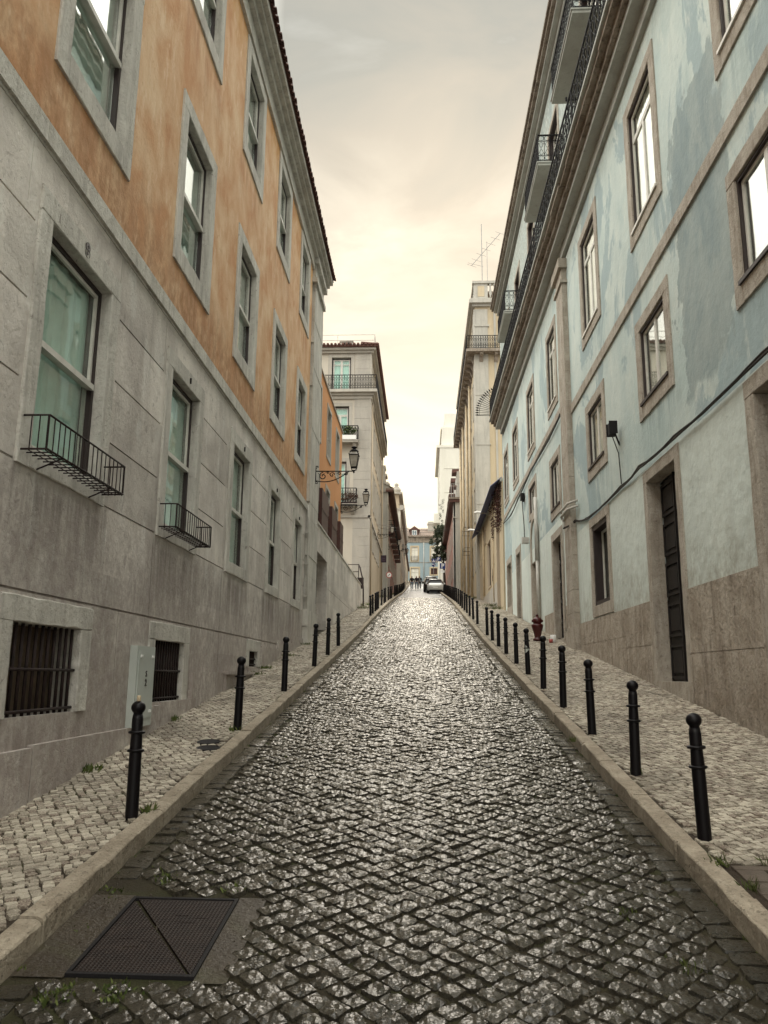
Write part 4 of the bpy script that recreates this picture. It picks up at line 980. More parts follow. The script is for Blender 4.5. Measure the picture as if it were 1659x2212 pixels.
# set back upper floors
UF = Fr((4.36, 0, 0), (0, 1, 0), (-1, 0, 0)); cut = []
for (a, b, c, d) in ((17.0, 18.9, 15.6, 18.2), (22.9, 24.7, 15.6, 18.2), (28.6, 30.3, 15.9, 18.2), (33.3, 35.0, 15.6, 18.2), (11.2, 13.0, 15.6, 18.2), (38.0, 39.4, 15.9, 18.2)):
    cut.append(window(B, UF, (a, b, c, d), sur=(.18, .18, .15), depth=.15, style='french', trim='trim_r', curtain='curtain_w'))
for a in (12.0, 17.0, 22.9, 28.6, 33.3): cut.append(window(B, UF, (a, a+1.6, 12.9, 14.9), sur=(.18, .18, .1), depth=.15, style='french', trim='trim_r', curtain='curtain_w'))
mb = MB(); wallgrid(mb, UF, -3, 42.5, 11.9, 19.75, cut); mb.box(UF, -3, 42.49, 11.9, 19.75, -7, -.5); mb.quad(UF(42.5, 11.9, 0), UF(42.5, 19.75, 0), UF(42.5, 19.75, -7), UF(42.5, 11.9, -7))
mb.build('upper_wall', M['blue'], B)
mb = MB()
def ez(u): return 19.45+.028*u*.6
slope_box(mb, UF, -3, 42.7, lambda u: ez(u), lambda u: ez(u)+.18, -.1, .12); slope_box(mb, UF, -3, 42.7, lambda u: ez(u)+.18, lambda u: ez(u)+.32, -.1, .30)
mb.build('eaves_moulding', M['soffit_r'], B)
mb = MB(); slope_box(mb, UF, -3, 42.8, lambda u: ez(u)+.32, lambda u: ez(u)+.46, -.1, .42); slope_box(mb, UF, -3, 42.8, lambda u: ez(u)+.46, lambda u: ez(u)+.56, -7, .50); mb.build('eaves', M['cornice_r'], B)
for (a, b) in ((16.4, 19.5), (22.2, 25.4), (32.5, 35.7), (10.6, 13.8)):
    balcony(B, UF, a, b, 15.62, .80, hgt=.95, th=.13, slab='soffit_r', pitch=.20, brackets=False)
mb = MB()
for u in (18.4, 24.6, 35.0, 29.4):
    mb.tube([UF(u, 14.75, 0), UF(u, 14.72, .62)], .018, 6); mb.tube([UF(u, 14.72, .60), UF(u, 13.6, .60)], .010, 5); mb.tube([UF(u, 14.80, .62), UF(u, 14.70, .62)], .03, 5)
mb.build('washing_line_bracket', M['iron'], B)
# fan of spikes closing the end of the terrace
mb = MB(); fc = Vector((4.30, 39.7, 13.35))
for i in range(19):
    a = math.pi*(1.02-.5*i/18); d = Vector((math.cos(a), 0, math.sin(a))); mb.tube([fc+d*.45, fc+d*1.45], .012, 5); mb.tube([fc+d*1.42, fc+d*1.47, fc+d*1.60], [.014, .045, .002], 6)
mb.tube([fc+Vector((math.cos(math.pi*(1.02-.5*i/18)), 0, math.sin(math.pi*(1.02-.5*i/18))))*1.38 for i in range(19)], .012, 5)
mb.tube([fc+Vector((-1.5, 0, -.12)), fc+Vector((0, 0, -.12))], .015, 5); mb.build('spike_fan', M['iron'], B)
# white drain pieces on this building
mb = MB(); mb.tube([RF(27.75, 6.2, .10), RF(27.75, 3.95, .10)], .065, 8); mb.tube([RF(27.75, 3.95, .10), RF(27.75, 2.0, .10)], .05, 8); mb.build('downpipe', M['pipe_w'], B)
mb = MB(); 
for z in (4.35, 4.50): mb.tube([RF(20.5, z, .06), RF(20.93, z, .22), RF(22.0, z+.01, .22), RF(22.5, z-.02, .08)], .035, 8)
mb.tube([RF(21.9, 4.3, .19), RF(21.95, 3.9, .19), RF(21.9, 1.2, .22)], .018, 6); mb.build('pipe_clamp', M['pipe_w'], B)
# cables
def cable(pts, r, label, mat='cable', fr=RF, n=3):
    mb = MB()
    for k in range(n):
        P = []
        for i in range(len(pts)-1):
            a, b = pts[i], pts[i+1]
            for j in range(8):
                t = j/8; sag = .05*math.sin(math.pi*t)*(1 if k else .3)
                P.append(fr(a[0]+(b[0]-a[0])*t, a[1]+(b[1]-a[1])*t-sag+k*.018+random.gauss(0, .004), a[2]+(b[2]-a[2])*t+.008*k))
        P.append(fr(*pts[-1])); mb.tube(P, r*(1.4 if k == 0 else .8), 5)
    o = mb.build('cable', M[mat]); tag(o, label, 'cable'); return o
cable([(-2, 3.72, .03), (4, 3.72, .03), (9.05, 3.74, .05), (12.4, 3.74, .06), (14.5, 3.80, .06), (16.0, 3.78, .03), (19.3, 3.78, .03), (20.9, 4.02, .03), (21.6, 3.95, .24)], .015, 'bundle of black cables above the dark panelled door on the right wall')
cable([(22.5, 7.50, .05), (25, 7.42, .04), (29, 7.5, .05), (33, 7.3, .06), (35.5, 7.1, .10), (39.4, 7.45, .05)], .016, 'drooping black cable under the stone band of the blue building')
cable([(31.6, 7.0, .08), (31.5, 5.9, .04), (31.4, 5.2, .04)], .012, 'thin vertical cable from the small black wall box on the blue building', n=2)
t = thing('wall_floodlight', 'small black floodlight on a thin rod beside the blue building small window', 'floodlight', tuple(RF(16.1, 5.0, 0)))
mb = MB(); mb.box(RF, 15.90, 16.12, 4.90, 5.14, .10, .23); mb.box(RF, 15.87, 15.89, 4.89, 5.16, .08, .25); mb.box(RF, 16.13, 16.15, 4.89, 5.16, .08, .25); mb.build('housing', M['iron'], t)
mb = MB(); mb.tube([RF(16.05, 4.90, .16), RF(16.02, 4.5, .05), RF(16.0, 3.85, .03)], .012, 5); mb.tube([RF(16.1, 5.0, .1), RF(16.1, 4.7, .0)], .02, 5); mb.build('arm', M['cable'], t)
mb = MB(); mb.box(RF, 31.2, 31.55, 6.9, 7.15, .02, .16); mb.box(RF, 31.25, 31.3, 6.8, 6.9, .04, .1); o = mb.build('junction_box', M['iron']); tag(o, 'small black junction box under the stone band of the blue building', 'junction box')
mb = MB(); mb.box(RF, 30.0, 30.35, 4.95, 5.15, .05, .28); mb.box(RF, 30.05, 30.3, 4.92, 5.18, .28, .30); o = mb.build('alarm_box', M['pipe_w']); tag(o, 'pale box lamp beside the arched doorway', 'wall lamp')

# ================================================================== hydrant and tins
t = thing('fire_hydrant', 'dark red bulbous fire hydrant on the right pavement beside the arched doorway', 'hydrant', (3.33, 23.6, sz(23.6)))
c = (3.33, 23.6, sz(23.6)); nv = len(bpy.data.meshes)
mb = MB(); mb.lathe([(.16, 0), (.17, .03), (.17, .08), (.12, .10), (.11, .14), (.125, .22), (.16, .36), (.20, .48), (.215, .56), (.20, .60), (.15, .61), (.14, .63)], c, 20); mb.build('body', M['red'], t)
mb = MB(); mb.lathe([(.14, .63), (.165, .68), (.17, .76), (.14, .82), (.07, .85), (.05, .87), (.05, .93), (.055, .94), (.04, .96), (.001, .965)], c, 16); mb.build('bonnet', M['red'], t)
mb = MB()
for s_ in (-1, 1): mb.tube([Vector(c)+Vector((s_*.13, 0, .72)), Vector(c)+Vector((s_*.20, 0, .72))], [.045, .05], 10)
mb.build('nozzle', M['red'], t)
t.scale = (.80, .80, .80)
mb = MB()
for k, (dx, dy, r_, h_) in enumerate(((0, 0, .085, .20),)): mb.lathe([(r_*.9, 0), (r_, .01), (r_, h_), (r_*.94, h_+.004), (r_*.9, h_-.01)], (0, 0, 0), 14)
o = mb.build('paint_tin', M['sign_white']); place(o, (3.72, 23.25, sz(23.25))); tag(o, 'small white tin on the pavement between hydrant and dark door', 'tin')
mb = MB(); mb.lathe([(.0, 0), (.05, .0), (.06, .10), (.055, .10)], (0, 0, 0), 12); o = mb.build('cup', M['sign_red']); place(o, (3.62, 23.05, sz(23.05))); tag(o, 'little red cup beside the white tin on the right pavement', 'cup')

# ================================================================== bollards
def make_bollard(label):
    t = thing('bollard', label, 'bollard', (0, 0, 0), 'black iron bollards along the kerbs')
    mb = MB(); mb.lathe([(.047, -.12), (.047, .0), (.045, .36), (.045, .52), (.041, .62), (.041, .74), (.036, .78)], (0, 0, 0), 16); mb.build('post', M['bollard'], t)
    for z in (.50, .64): 
        mb = MB(); mb.lathe([(.050, z-.012), (.060, z-.008), (.063, z), (.060, z+.008), (.047, z+.012)], (0, 0, 0), 16); mb.build('collar', M['bollard'], t)
    mb = MB(); mb.lathe([(.030, .772), (.034, .785)]+[(.053*math.cos(a), .832+.053*math.sin(a)) for a in [math.radians(q) for q in range(-50, 90, 14)]]+[(.001, .885)], (0, 0, 0), 16); mb.build('ball_cap', M['bollard'], t)
    return t
ordw = ['nearest', 'second', 'third', 'fourth', 'fifth', 'sixth', 'seventh', 'eighth', 'ninth', 'tenth', 'eleventh', 'twelfth', 'thirteenth', 'fourteenth', 'fifteenth', 'sixteenth', 'seventeenth', 'eighteenth', 'nineteenth', 'twentieth', 'twenty-first', 'twenty-second', 'twenty-third', 'twenty-fourth', 'twenty-fifth', 'twenty-sixth', 'twenty-seventh', 'twenty-eighth', 'twenty-ninth', 'thirtieth', 'thirty-first', 'thirty-second', 'thirty-third', 'thirty-fourth', 'thirty-fifth', 'thirty-sixth', 'thirty-seventh', 'thirty-eighth', 'thirty-ninth', 'fortieth']
RB = [6.21, 8.06, 10.02, 11.98, 13.88, 15.83, 17.74, 19.85, 21.8, 23.7, 25.6, 30.1, 32.6, 35.0, 37.2, 39.4, 41.6, 43.8, 46.1, 48.4, 50.8, 53.2, 55.8, 58.4, 61, 63.6, 66.2, 68.8, 71.4, 74, 76.6, 79.2]
LB = [6.48, 10.02, 13.3, 16.91, 19.25, 21.65, 34.7, 36.3, 38.2, 39.4, 40.6, 43.9, 46.8, 48.4, 52.4, 55.1, 57.6, 63.6, 66.5, 69.4, 72.2, 75.2, 78.6, 81.8, 85, 88.4, 92, 96, 101]
first = None
for sd_, ys_, x_ in (('right', RB, 2.03), ('left', LB, -2.28)):
    for i, y in enumerate(ys_):
        lb = f'{ordw[i]} black bollard from the front along the {sd_} kerb'
        if i == 0 and sd_ == 'right': lb = 'nearest black bollard, beside the dark paving slabs by the right kerb'
        if i == 0 and sd_ == 'left': lb = 'nearest black bollard on the left pavement, before the meter cabinet'
        if first is None: first = make_bollard(lb); first.location = (x_, y, sz(y)); b = first
        else: b = copytree(first, (x_, y, sz(y)), lb)
        b.rotation_euler = (random.uniform(-.022, .022), (.028 if (i == 0 and sd_ == 'right') else random.uniform(-.022, .022)), 0 if (sd_ == 'right' and i == 5) else random.uniform(0, 3))
        if i == 0: b.scale = (1.08, 1.08, 1.0)
        if sd_ == 'right' and i == 5:
            b['label'] = 'black bollard with a pale triangular sticker, sixth from the front on the right'; ROOT[b.name] = Vector((0, 0, 0))
            mb = MB(); mb.add([(-.030+.0, -.046, .56), (.034, -.046, .47), (-.036, -.046, .40), (-.030, -.049, .56), (.034, -.049, .47), (-.036, -.049, .40)], [(0, 1, 2), (3, 4, 5), (0, 1, 4, 3), (1, 2, 5, 4), (2, 0, 3, 5)]); mb.build('sticker', M['cabinet'], b)

mb = MB(); mb.lathe([(.014, 0), (.016, .004), (.016, .04), (.013, .045)], (0, 0, 0), 10); o = mb.build('cork', M['pipe_tan']); place(o, (-2.283, 6.475, sz(6.48)+.882)); tag(o, 'little cork left on top of the nearest left bollard', 'cork')

# ================================================================== LEFT 3: cream corner building
B = thing('cream_corner_building', 'tall cream corner building with iron balconies and a tiled eave', 'building', (-3.3, 47.5, 4))
NF = Fr((0, 47.5, 0), (1, 0, 0), (0, -1, 0)); SF = Fr((-3.3, 0, 0), (0, 1, 0), (1, 0, 0))
cut = []
cut.append(window(B, NF, (-5.78, -4.55, 17.5, 19.75), sur=(.22, .22, 0), depth=.2, style='french', trim='cream_stone', curtain='curtain_aqua', glass='glass_soft', fw=.07, dw=.08))
cut.append(window(B, NF, (-5.75, -4.62, 14.15, 16.5), sur=(.2, .22, 0), depth=.2, style='transom', trim='cream_stone', curtain='curtain_aqua', glass='glass_soft', fw=.06, dw=.08))
cut.append(window(B, NF, (-5.75, -4.72, 10.15, 12.9), sur=(.2, .22, 0), depth=.2, style='transom', trim='cream_stone', curtain='curtain_aqua', glass='glass_soft', fw=.06, dw=.08))
cut.append(window(B, NF, (-8.4, -7.2, 17.5, 19.75), sur=(.22, .22, 0), depth=.2, style='french', trim='cream_stone', curtain='curtain_aqua', glass='glass_soft'))
mb = MB(); wallgrid(mb, NF, -12, -3.3, 3.0, 20.3, cut); mb.box(NF, -12, -3.31, 3, 20.3, -14.5, -.6)
mb.build('wall', M['cream'], B)
cut = []
for i in range(6):
    u = 49.3+i*2.05
    for (v0, v1, mt_) in ((7.4, 9.2, 'green_door'), (10.6, 12.9, 'carglass'), (14.0, 16.3, 'carglass'), (17.7, 19.6, 'carglass')):
        if v0 < 8 and i > 4: continue
        cut.append(simple_window(B, SF, (u, u+.95, v0+ (0.5 if v0 < 8 else 0), v1), .13, 'cream_stone', mt_, depth=.18, mull=v0 > 8))
mb = MB(); wallgrid(mb, SF, 47.5, 62.0, 3.0, 20.3, cut); mb.build('street_wall', M['tan'], B)
mb = MB()
z = 3.0
while z < 20.2:
    hh = random.uniform(.5, .8); mb.box(NF, -4.28, -3.34, z, min(z+hh, 20.2)-.01, -.05, .055); mb.box(SF, 47.42, 48.3, z, min(z+hh, 20.2)-.01, -.05, .05); z += hh
mb.build('corner_pilaster', M['cream_stone'], B)
mb = MB()
for grp in (((16.95, 17.15, .12), (17.15, 17.30, .25)), ((20.0, 20.15, .18), (20.15, 20.3, .34)), ((9.35, 9.5, .1),)):
    mb = MB()
    for (z0, z1, w) in grp: mb.box(NF, -12, -3.3+w, z0, z1, -.3, w); mb.box(SF, 47.4, 62, z0+.002, z1-.002, -.05, w-.003)
    mb.build('cornice' if grp[0][2] > .1 else 'string_course', M['cream_stone'], B)
mb = MB(); mb.box(NF, -12, -2.82, 20.3, 20.42, -14, .48)
x = -12.0
while x < -2.85: mb.tube([NF(x, 20.44, .53), NF(x, 20.56, -.6)], .09, 8); x += .24
y = 47.1
while y < 62: mb.tube([SF(y, 20.44, .53), SF(y, 20.56, -.6)], .09, 6); y += .24
mb.build('roof', M['tile'], B)
mb = MB(); 
for z in (20.78, 21.15): mb.tube([NF(-9, z, .3), NF(-3.05, z, .3), NF(-3.05, z, -3)], .022, 5)
for x in (-7, -5.4, -3.05): mb.tube([NF(x, 20.4, .3), NF(x, 21.15, .3)], .02, 5)
mb.build('roof_rail', M['pipe_w'], B)
mb = MB(); mb.box(NF, -5.3, -4.5, 20.5, 20.95, -.9, -.3); mb.box(NF, -5.35, -4.45, 20.95, 21.0, -.95, -.25); mb.box(NF, -5.15, -4.98, 20.72, 20.88, -.3, -.27, 1); mb.box(NF, -4.82, -4.65, 20.72, 20.88, -.3, -.27, 1)
mb.build('chimney', [M['cream_stone'], M['dark']], B)
# wrap round top balcony and two small ones
mb = MB(); mb.box(NF, -6.3, -2.86, 17.30, 17.48, -.02, .46); mb.box(SF, 47.52, 62, 17.304, 17.476, 0, .435); b_ = mb.build('balcony', M['cream_stone'], B)
mb = MB(); railing(mb, (-6.25, 47.08), (-2.9, 47.08), 17.48, .95, .17, True, .009); railing(mb, (-2.9, 47.08), (-2.9, 61.9), 17.48, .95, .22, True, .009); mb.build('railing', M['iron'], b_, recalc=False)
balcony(B, NF, -5.9, -3.98, 14.15, .62, .9, pitch=.17); balcony(B, NF, -5.9, -4.02, 10.12, .62, .98, pitch=.17)
mb = MB(); mb.box(NF, -5.2, -3.9, 6.2, 8.6, 0, .05); mb.build('boarded_panel', M['cream'], B)
mb = MB(); mb.tube([SF(48.5, 17, .08), SF(48.5, 4, .08)], .05, 7); mb.tube([SF(61.7, 17, .08), SF(61.7, 5.5, .08)], .05, 7); mb.build('downpipe', M['tan'], B)
def leafclump(mb, c, rx, ry, rz_, n, size, mi=0):
    for _ in range(n):
        while True:
            p = Vector((random.uniform(-1, 1), random.uniform(-1, 1), random.uniform(-1, 1)))
            if p.length < 1: break
        p = Vector((c[0]+p.x*rx, c[1]+p.y*ry, c[2]+p.z*rz_)); s = size*random.uniform(.6, 1.4)
        a = Vector((random.gauss(0, 1), random.gauss(0, 1), random.gauss(0, 1))).normalized(); b = a.orthogonal().normalized(); q = a.cross(b)
        mb.add([p-b*s, p+q*s*.45, p+b*s, p-q*s*.45], [(0, 1, 2, 3)], mi)
for (c, lb, mt_, n) in (((-4.65, 47.0, 14.75), 'green potted plants on the upper small balcony of the cream corner building', 'leaf_pot', 420), ((-4.55, 47.0, 10.55), 'withered brown plant on the lower small balcony of the cream corner building', 'leaf_dry', 330)):
    t = thing('balcony_plant', lb, 'potted plant', (c[0], c[1], c[2]-.4)); mb = MB(); leafclump(mb, c, .62, .22, .30, n, .07); mb.build('foliage', M[mt_], t)
    mb = MB(); mb.box(Fr((0, c[1], 0), (1, 0, 0), (0, -1, 0)), c[0]-.55, c[0]+.55, c[2]-.58, c[2]-.32, -.12, .12); mb.build('planter', M['sign_white' if mt_ == 'leaf_pot' else 'rust'], t)

# ================================================================== LEFT 4: rose building with white corner and balconies
def block(B, x_face, side, y0, y1, z0, z1, mat, wcols, rows, wmat='carglass', trim='cream_stone', near_mat=None, back=9, ww=.95, near=True):
    fr = Fr((x_face, 0, 0), (0, 1, 0), (side, 0, 0)); cut = []
    for u in wcols:
        for r in rows:
            v0, v1 = r[0], r[1]; g = r[2] if len(r) > 2 else wmat
            if v0 < rz(u)+.25: v0 = rz(u)+.3
            if v1-v0 < .8: continue
            cut.append(simple_window(B, fr, (u, u+ww, v0, v1), .13, trim, g, depth=.16))
    mb = MB(); wallgrid(mb, fr, y0, y1, z0, z1, cut); mb.build('street_wall', M[mat], B)
    mb = MB(); mb.box(fr, y0+.03, y1-.03, z0, z1-.01, -back+.02, -.4)
    if near: mb.quad(fr(y0, z0, 0), fr(y0, z1, 0), fr(y0, z1, -back), fr(y0, z0, -back))
    mb.quad(fr(y1, z0, 0), fr(y1, z1, 0), fr(y1, z1, -back), fr(y1, z0, -back)); mb.build('wall', M[near_mat or mat], B); return fr
B = thing('rose_building', 'rose brown building with white corner, deep brown eave and a row of balconies', 'building', (-2.85, 62, 6))
f4 = block(B, -2.85, 1, 62, 85, 4.5, 14.3, 'rose', [64.5+i*2.9 for i in range(7)], [(8.9, 10.6), (11.5, 13.6)], near_mat='yellow_stone')
mb = MB(); mb.box(f4, 61.95, 63.3, 4.5, 14.3, -.05, .06); mb.box(f4, 61.9, 63.35, 13.2, 13.3, -.05, .12); mb.box(f4, 61.9, 63.4, 14.3, 15.0, -.9, .2); mb.box(f4, 61.95, 62.9, 15.0, 16.4, -1.2, -.2); mb.build('corner_pilaster', M['yellow_stone'], B)
mb = MB(); mb.box(f4, 61.8, 85.3, 14.3, 14.45, -.1, .45); mb.build('eaves', M['brown_eave'], B)
mb = MB(); mb.box(f4, 61.8, 85.3, 14.45, 14.6, -.1, .52); mb.quad(f4(61.8, 14.62, .5), f4(85.3, 14.62, .5), f4(85.3, 16.2, -3), f4(61.8, 16.2, -3)); mb.build('roof', M['tile_old'], B)
for i in range(6): balcony(B, f4, 64.0+i*3.2, 65.8+i*3.2, 11.45, .52, .95, th=.14, slab='brown_eave', pitch=.25, brackets=False, ornate=False, r=.014)
mb = MB()
for i in range(8): mb.box(f4, 63+i*2.8, 64.2+i*2.8, 15.2, 16.6, -1.6, -.35); mb.box(f4, 62.9+i*2.8, 64.3+i*2.8, 16.6, 16.75, -1.7, -.2)
mb.build('dormer', M['cream_stone'], B)
B = thing('tan_house_row', 'tan terraced house with projecting roof brackets at the far left end', 'building', (-2.45, 85, 9))
f5 = block(B, -2.45, 1, 85, 108, 8, 17.6, 'tan', [87+i*3 for i in range(7)], [(11.5, 13.5), (14.6, 16.7)], near_mat='towerm')
mb = MB(); mb.box(f5, 84.9, 108, 17.6, 17.8, -9, .3); mb.box(f5, 84.9, 108, 19.4, 19.6, -7, .2)
for i in range(15): mb.box(f5, 85.2+i*1.5, 85.6+i*1.5, 17.8, 18.2, -.1, .42)
mb.build('eaves', M['cream_stone'], B)
mb = MB(); mb.box(f5, 85.3, 108, 17.8, 19.4, -7, -.2); mb.build('attic', M['tan'], B)
mb = MB(); mb.lathe([(.3, 19.4), (.3, 20.2), (.5, 20.4), (.5, 20.6), (.15, 21.0), (.28, 21.1), (.05, 21.4)], (-3.0, 88, 0), 12); mb.build('finial', M['cream_stone'], B)
B = thing('far_tan_house', 'narrow plain tan house last on the left before the pale blue house', 'building', (-2.6, 108, 11))
f6 = block(B, -2.62, 1, 108.02, 140, 10, 17.9, 'tan', [111+i*4 for i in range(6)], [(14.0, 15.8)], near_mat='tan')
mb = MB(); mb.box(f6, 108.02, 140, 17.9, 18.1, -8, .25); mb.build('eaves', M['brown_eave'], B)

# signs on the left
t = thing('shop_sign', 'dark plum square shop sign projecting beside the white corner', 'sign', (-3.05, 61, 8.5))
SFr = Fr((0, 60.95, 0), (1, 0, 0), (0, -1, 0))
mb = MB(); mb.box(SFr, -3.25, -2.83, 8.48, 9.04, -.03, .03); mb.build('board', M['plum'], t)
mb = MB(); mb.box(SFr, -3.17, -2.92, 8.78, 8.80, .03, .034); mb.box(SFr, -3.17, -2.92, 8.64, 8.66, .03, .034); mb.build('lettering', M['plum_mark'], t)
t = thing('round_road_sign', 'faded round red and white road sign on a post on the left pavement', 'sign', (-2.4, 56, sz(56)))
mb = MB(); mb.tube([(-2.4, 56, sz(56)), (-2.4, 56, 7.15)], .03, 8); mb.build('post', M['sign_grey'], t)
def disc(mb, c, r, th, n=24, mi=0, r0=0):
    c = Vector(c); vs = []
    for y_ in (0, th):
        for j in range(n): a = 2*math.pi*j/n; vs.append(c+Vector((r*math.cos(a), -y_, r*math.sin(a))))
    mb.add(vs, [tuple(range(n)), tuple(range(n, 2*n))]+[(j, (j+1) % n, n+(j+1) % n, n+j) for j in range(n)], mi)
mb = MB(); disc(mb, (-2.4, 55.96, 6.9), .22, .01, mi=0); disc(mb, (-2.4, 55.948, 6.9), .165, .004, mi=1); disc(mb, (-2.36, 55.94, 6.93), .05, .003, mi=2); disc(mb, (-2.45, 55.94, 6.84), .04, .003, mi=2)
mb.build('sign_plate', [M['sign_red'], M['sign_white'], M['sign_grey']], t)

# ================================================================== RIGHT 2: low yellow building with canopy strip and creeper
B = thing('low_yellow_building', 'low yellow street building with dark doors under a blue canopy strip', 'building', (4.0, 47, 3.5))
YF = Fr((4.0, 0, 0), (0, 1, 0), (-1, 0, 0)); cut = []
for (a, b, c, d, m_) in ((46.6, 48.8, 5.2, 7.9, 'brown_panel'), (41.2, 42.7, 3.5, 7.7, 'brown_panel'), (52.4, 53.9, 5.0, 7.7, 'door_dark'), (50.2, 51.2, 8.3, 9.2, 'dark'), (54.6, 55.4, 5.2, 7.4, 'door_blue')):
    cut.append(simple_window(B, YF, (a, b, c, d), .08, 'tan', m_, depth=.12, fmat='frame_dark', name='door' if c < 5.3 else 'window', mull=False))
mb = MB(); wallgrid(mb, YF, 39.65, 56, 2, 9.72, cut); mb.box(YF, 39.66, 56, 2, 9.7, -6, -.4); mb.quad(YF(39.65, 2, 0), YF(39.65, 9.72, 0), YF(39.65, 9.72, -6), YF(39.65, 2, -6)); mb.build('wall', M['yellow'], B)
for a_, b_e in ((42.8, 46.5), (46.51, 52.3), (54.0, 54.5)):
    mb = MB(); mb.box(YF, a_, b_e, 2, 4.95, -.02, .03); mb.build('plinth', M['cream_stone'], B)
mb = MB(); mb.box(YF, 39.65, 56, 9.72, 9.86, -.3, .08); mb.build('coping', M['soffit_r'], B)
mb = MB(); mb.add([YF(39.7, 9.47, .58), YF(55.9, 9.47, .58), YF(55.9, 9.97, -.02), YF(39.7, 9.97, -.02), YF(39.7, 9.43, .58), YF(55.9, 9.43, .58), YF(55.9, 9.93, -.02), YF(39.7, 9.93, -.02)], [(0, 1, 2, 3), (4, 5, 6, 7), (0, 1, 5, 4), (2, 3, 7, 6), (0, 3, 7, 4), (1, 2, 6, 5)]); mb.build('canopy', M['canopy'], B)
mb = MB(); mb.tube([YF(51.5, 9.5, .08), YF(51.5, 5.0, .08)], .07, 8); mb.tube([YF(44.6, 9.6, .06), YF(44.6, 4, .06)], .035, 6); mb.build('downpipe', M['pipe_tan'], B)
mb = MB()
for u, v in ((45.2, 5.6), (45.5, 5.9), (45.0, 6.2), (45.3, 6.4), (45.6, 5.4)):
    pts = [YF(u+random.gauss(0, .25), v+random.gauss(0, .22), .006) for _ in range(9)]; mb.tube(pts, .018, 4)
mb.build('graffiti_scrawl', M['frame_dark'], B)
o = thing('creeper', 'red brown creeper hanging at the near end of the low yellow building', 'creeper', (3.9, 41, 8.5))
mb = MB()
for i in range(46):
    u = 39.8+abs(random.gauss(0, 2.0)); z = random.uniform(8.3, 10.0)-(.9 if u < 42 else 0)*random.random()
    leafclump(mb, YF(u, z, .12), .16, .45, .32, 26, .055)
for (u, zb_) in ((40.2, 7.0), (41.3, 7.9), (44.4, 7.2), (44.7, 7.6)): leafclump(mb, YF(u, (zb_+9)/2, .08), .08, .2, (9-zb_)/2, 90, .05)
mb.build('foliage', M['ivy'], o); mb = MB()
for u in (40.1, 40.8, 41.6, 44.5): mb.tube([YF(u, 9.9, .05), YF(u+.2, 9, .07), YF(u, 7.6, .05)], .02, 5)
mb.build('stem', M['bark'], o)
for (y, z, lb) in ((46.5, 9.45, 'nearer pale arm lamp over the low yellow building'), (53.5, 9.65, 'farther pale arm lamp over the low yellow building')):
    t = thing('arm_lamp', lb, 'street lamp', (4.0, y, z), 'pale arm lamps on the low yellow building')
    mb = MB(); mb.tube([(3.98, y, z-.2), (3.7, y, z-.03), (3.45, y, z)], .03, 6); mb.build('arm', M['pipe_w'], t)
    mb = MB(); mb.add([(3.0, y-.04, z), (3.15, y-.13, z+.0), (3.5, y-.10, z), (3.5, y+.10, z), (3.15, y+.13, z), (3.05, y, z+.08), (3.2, y, z+.13), (3.5, y, z+.10)], [(0, 1, 2, 3, 4), (0, 1, 6, 5), (1, 2, 7, 6), (4, 3, 7, 6), (0, 4, 6, 5), (2, 3, 7)]); mb.build('lamp_head', M['pipe_w'], t)

# ================================================================== RIGHT 3: tall yellow building
B = thing('tall_yellow_building', 'tall yellow building with stone corner pilaster, bracketed balcony and rooftop balustrade', 'building', (3.9, 56, 5))
NY = Fr((0, 56.0, 0), (1, 0, 0), (0, -1, 0)); SY = Fr((3.9, 0, 0), (0, 1, 0), (-1, 0, 0)); cut = []
mb = MB(); wallgrid(mb, NY, 3.9, 12, 4, 27.2, []); mb.box(NY, 3.91, 12, 4, 27.2, -24, -.5); mb.build('wall', M['yellow'], B)
for i in range(8):
    u = 58.2+i*2.75
    for (v0, v1) in ((7.6, 9.6), (11.3, 13.7), (15.3, 17.8), (19.3, 21.9), (24.4, 26.6)):
        v0 = max(v0, rz(u)+.4)
        if v1-v0 > .8: cut.append(simple_window(B, SY, (u, u+.95, v0, v1), .14, 'yellow_stone', 'carglass', depth=.16))
mb = MB(); wallgrid(mb, SY, 56, 80, 4, 27.2, cut); mb.build('street_wall', M['yellow'], B)
mb = MB(); mb.box(NY, 3.94, 4.85, 4, 27.0, -.05, .08); mb.box(SY, 55.92, 57.2, 4, 27, -.05, .08); mb.box(NY, 3.86, 4.95, 25.6, 25.75, -.05, .13)
for z in (8.2, 12.0, 16.4, 20.2): mb.box(NY, 3.86, 4.93, z, z+.08, -.05, .11)
mb.box(NY, 5.3, 5.45, 4, 27, 0, .06); mb.box(NY, 6.2, 6.35, 4, 27, 0, .06)
for i in range(3): mb.box(SY, 64+i*5.6, 64.7+i*5.6, 5, 23, -.02, .07)
mb.build('pilaster', M['yellow_stone'], B)
mb = MB()
for z0, z1, w in ((27.2, 27.4, .2), (27.4, 27.7, .42), (27.7, 27.8, .3)): mb.box(NY, 3.9-w, 12, z0, z1, -1, w); mb.box(SY, 56.02, 80.2, z0+.004, z1-.004, -1.02, w-.004)
mb.box(NY, 3.75, 12, 29.1, 29.3, -.3, .15); mb.box(SY, 56.02, 80, 29.104, 29.296, -.31, .12); mb.box(NY, 3.85, 4.9, 27.8, 29.1, -.3, .05)
mb.box(NY, 4.9, 12, 27.8, 27.95, -.25, .05); mb.box(SY, 57, 80, 27.8, 29.1, -.25, .0)
mb.build('cornice', M['yellow_stone'], B)
mb = MB()
for i in range(14): mb.lathe([(.10, 27.95), (.05, 28.05), (.12, 28.3), (.05, 28.75), (.07, 28.9), (.10, 29.1)], (5.1+i*.32, 55.98, 0), 8)
mb.build('balustrade', M['yellow_stone'], B)
mb = MB(); mb.box(NY, 4.15, 4.65, 28.05, 28.9, .05, .07); mb.build('plaque', M['yellow'], B)
b_ = None
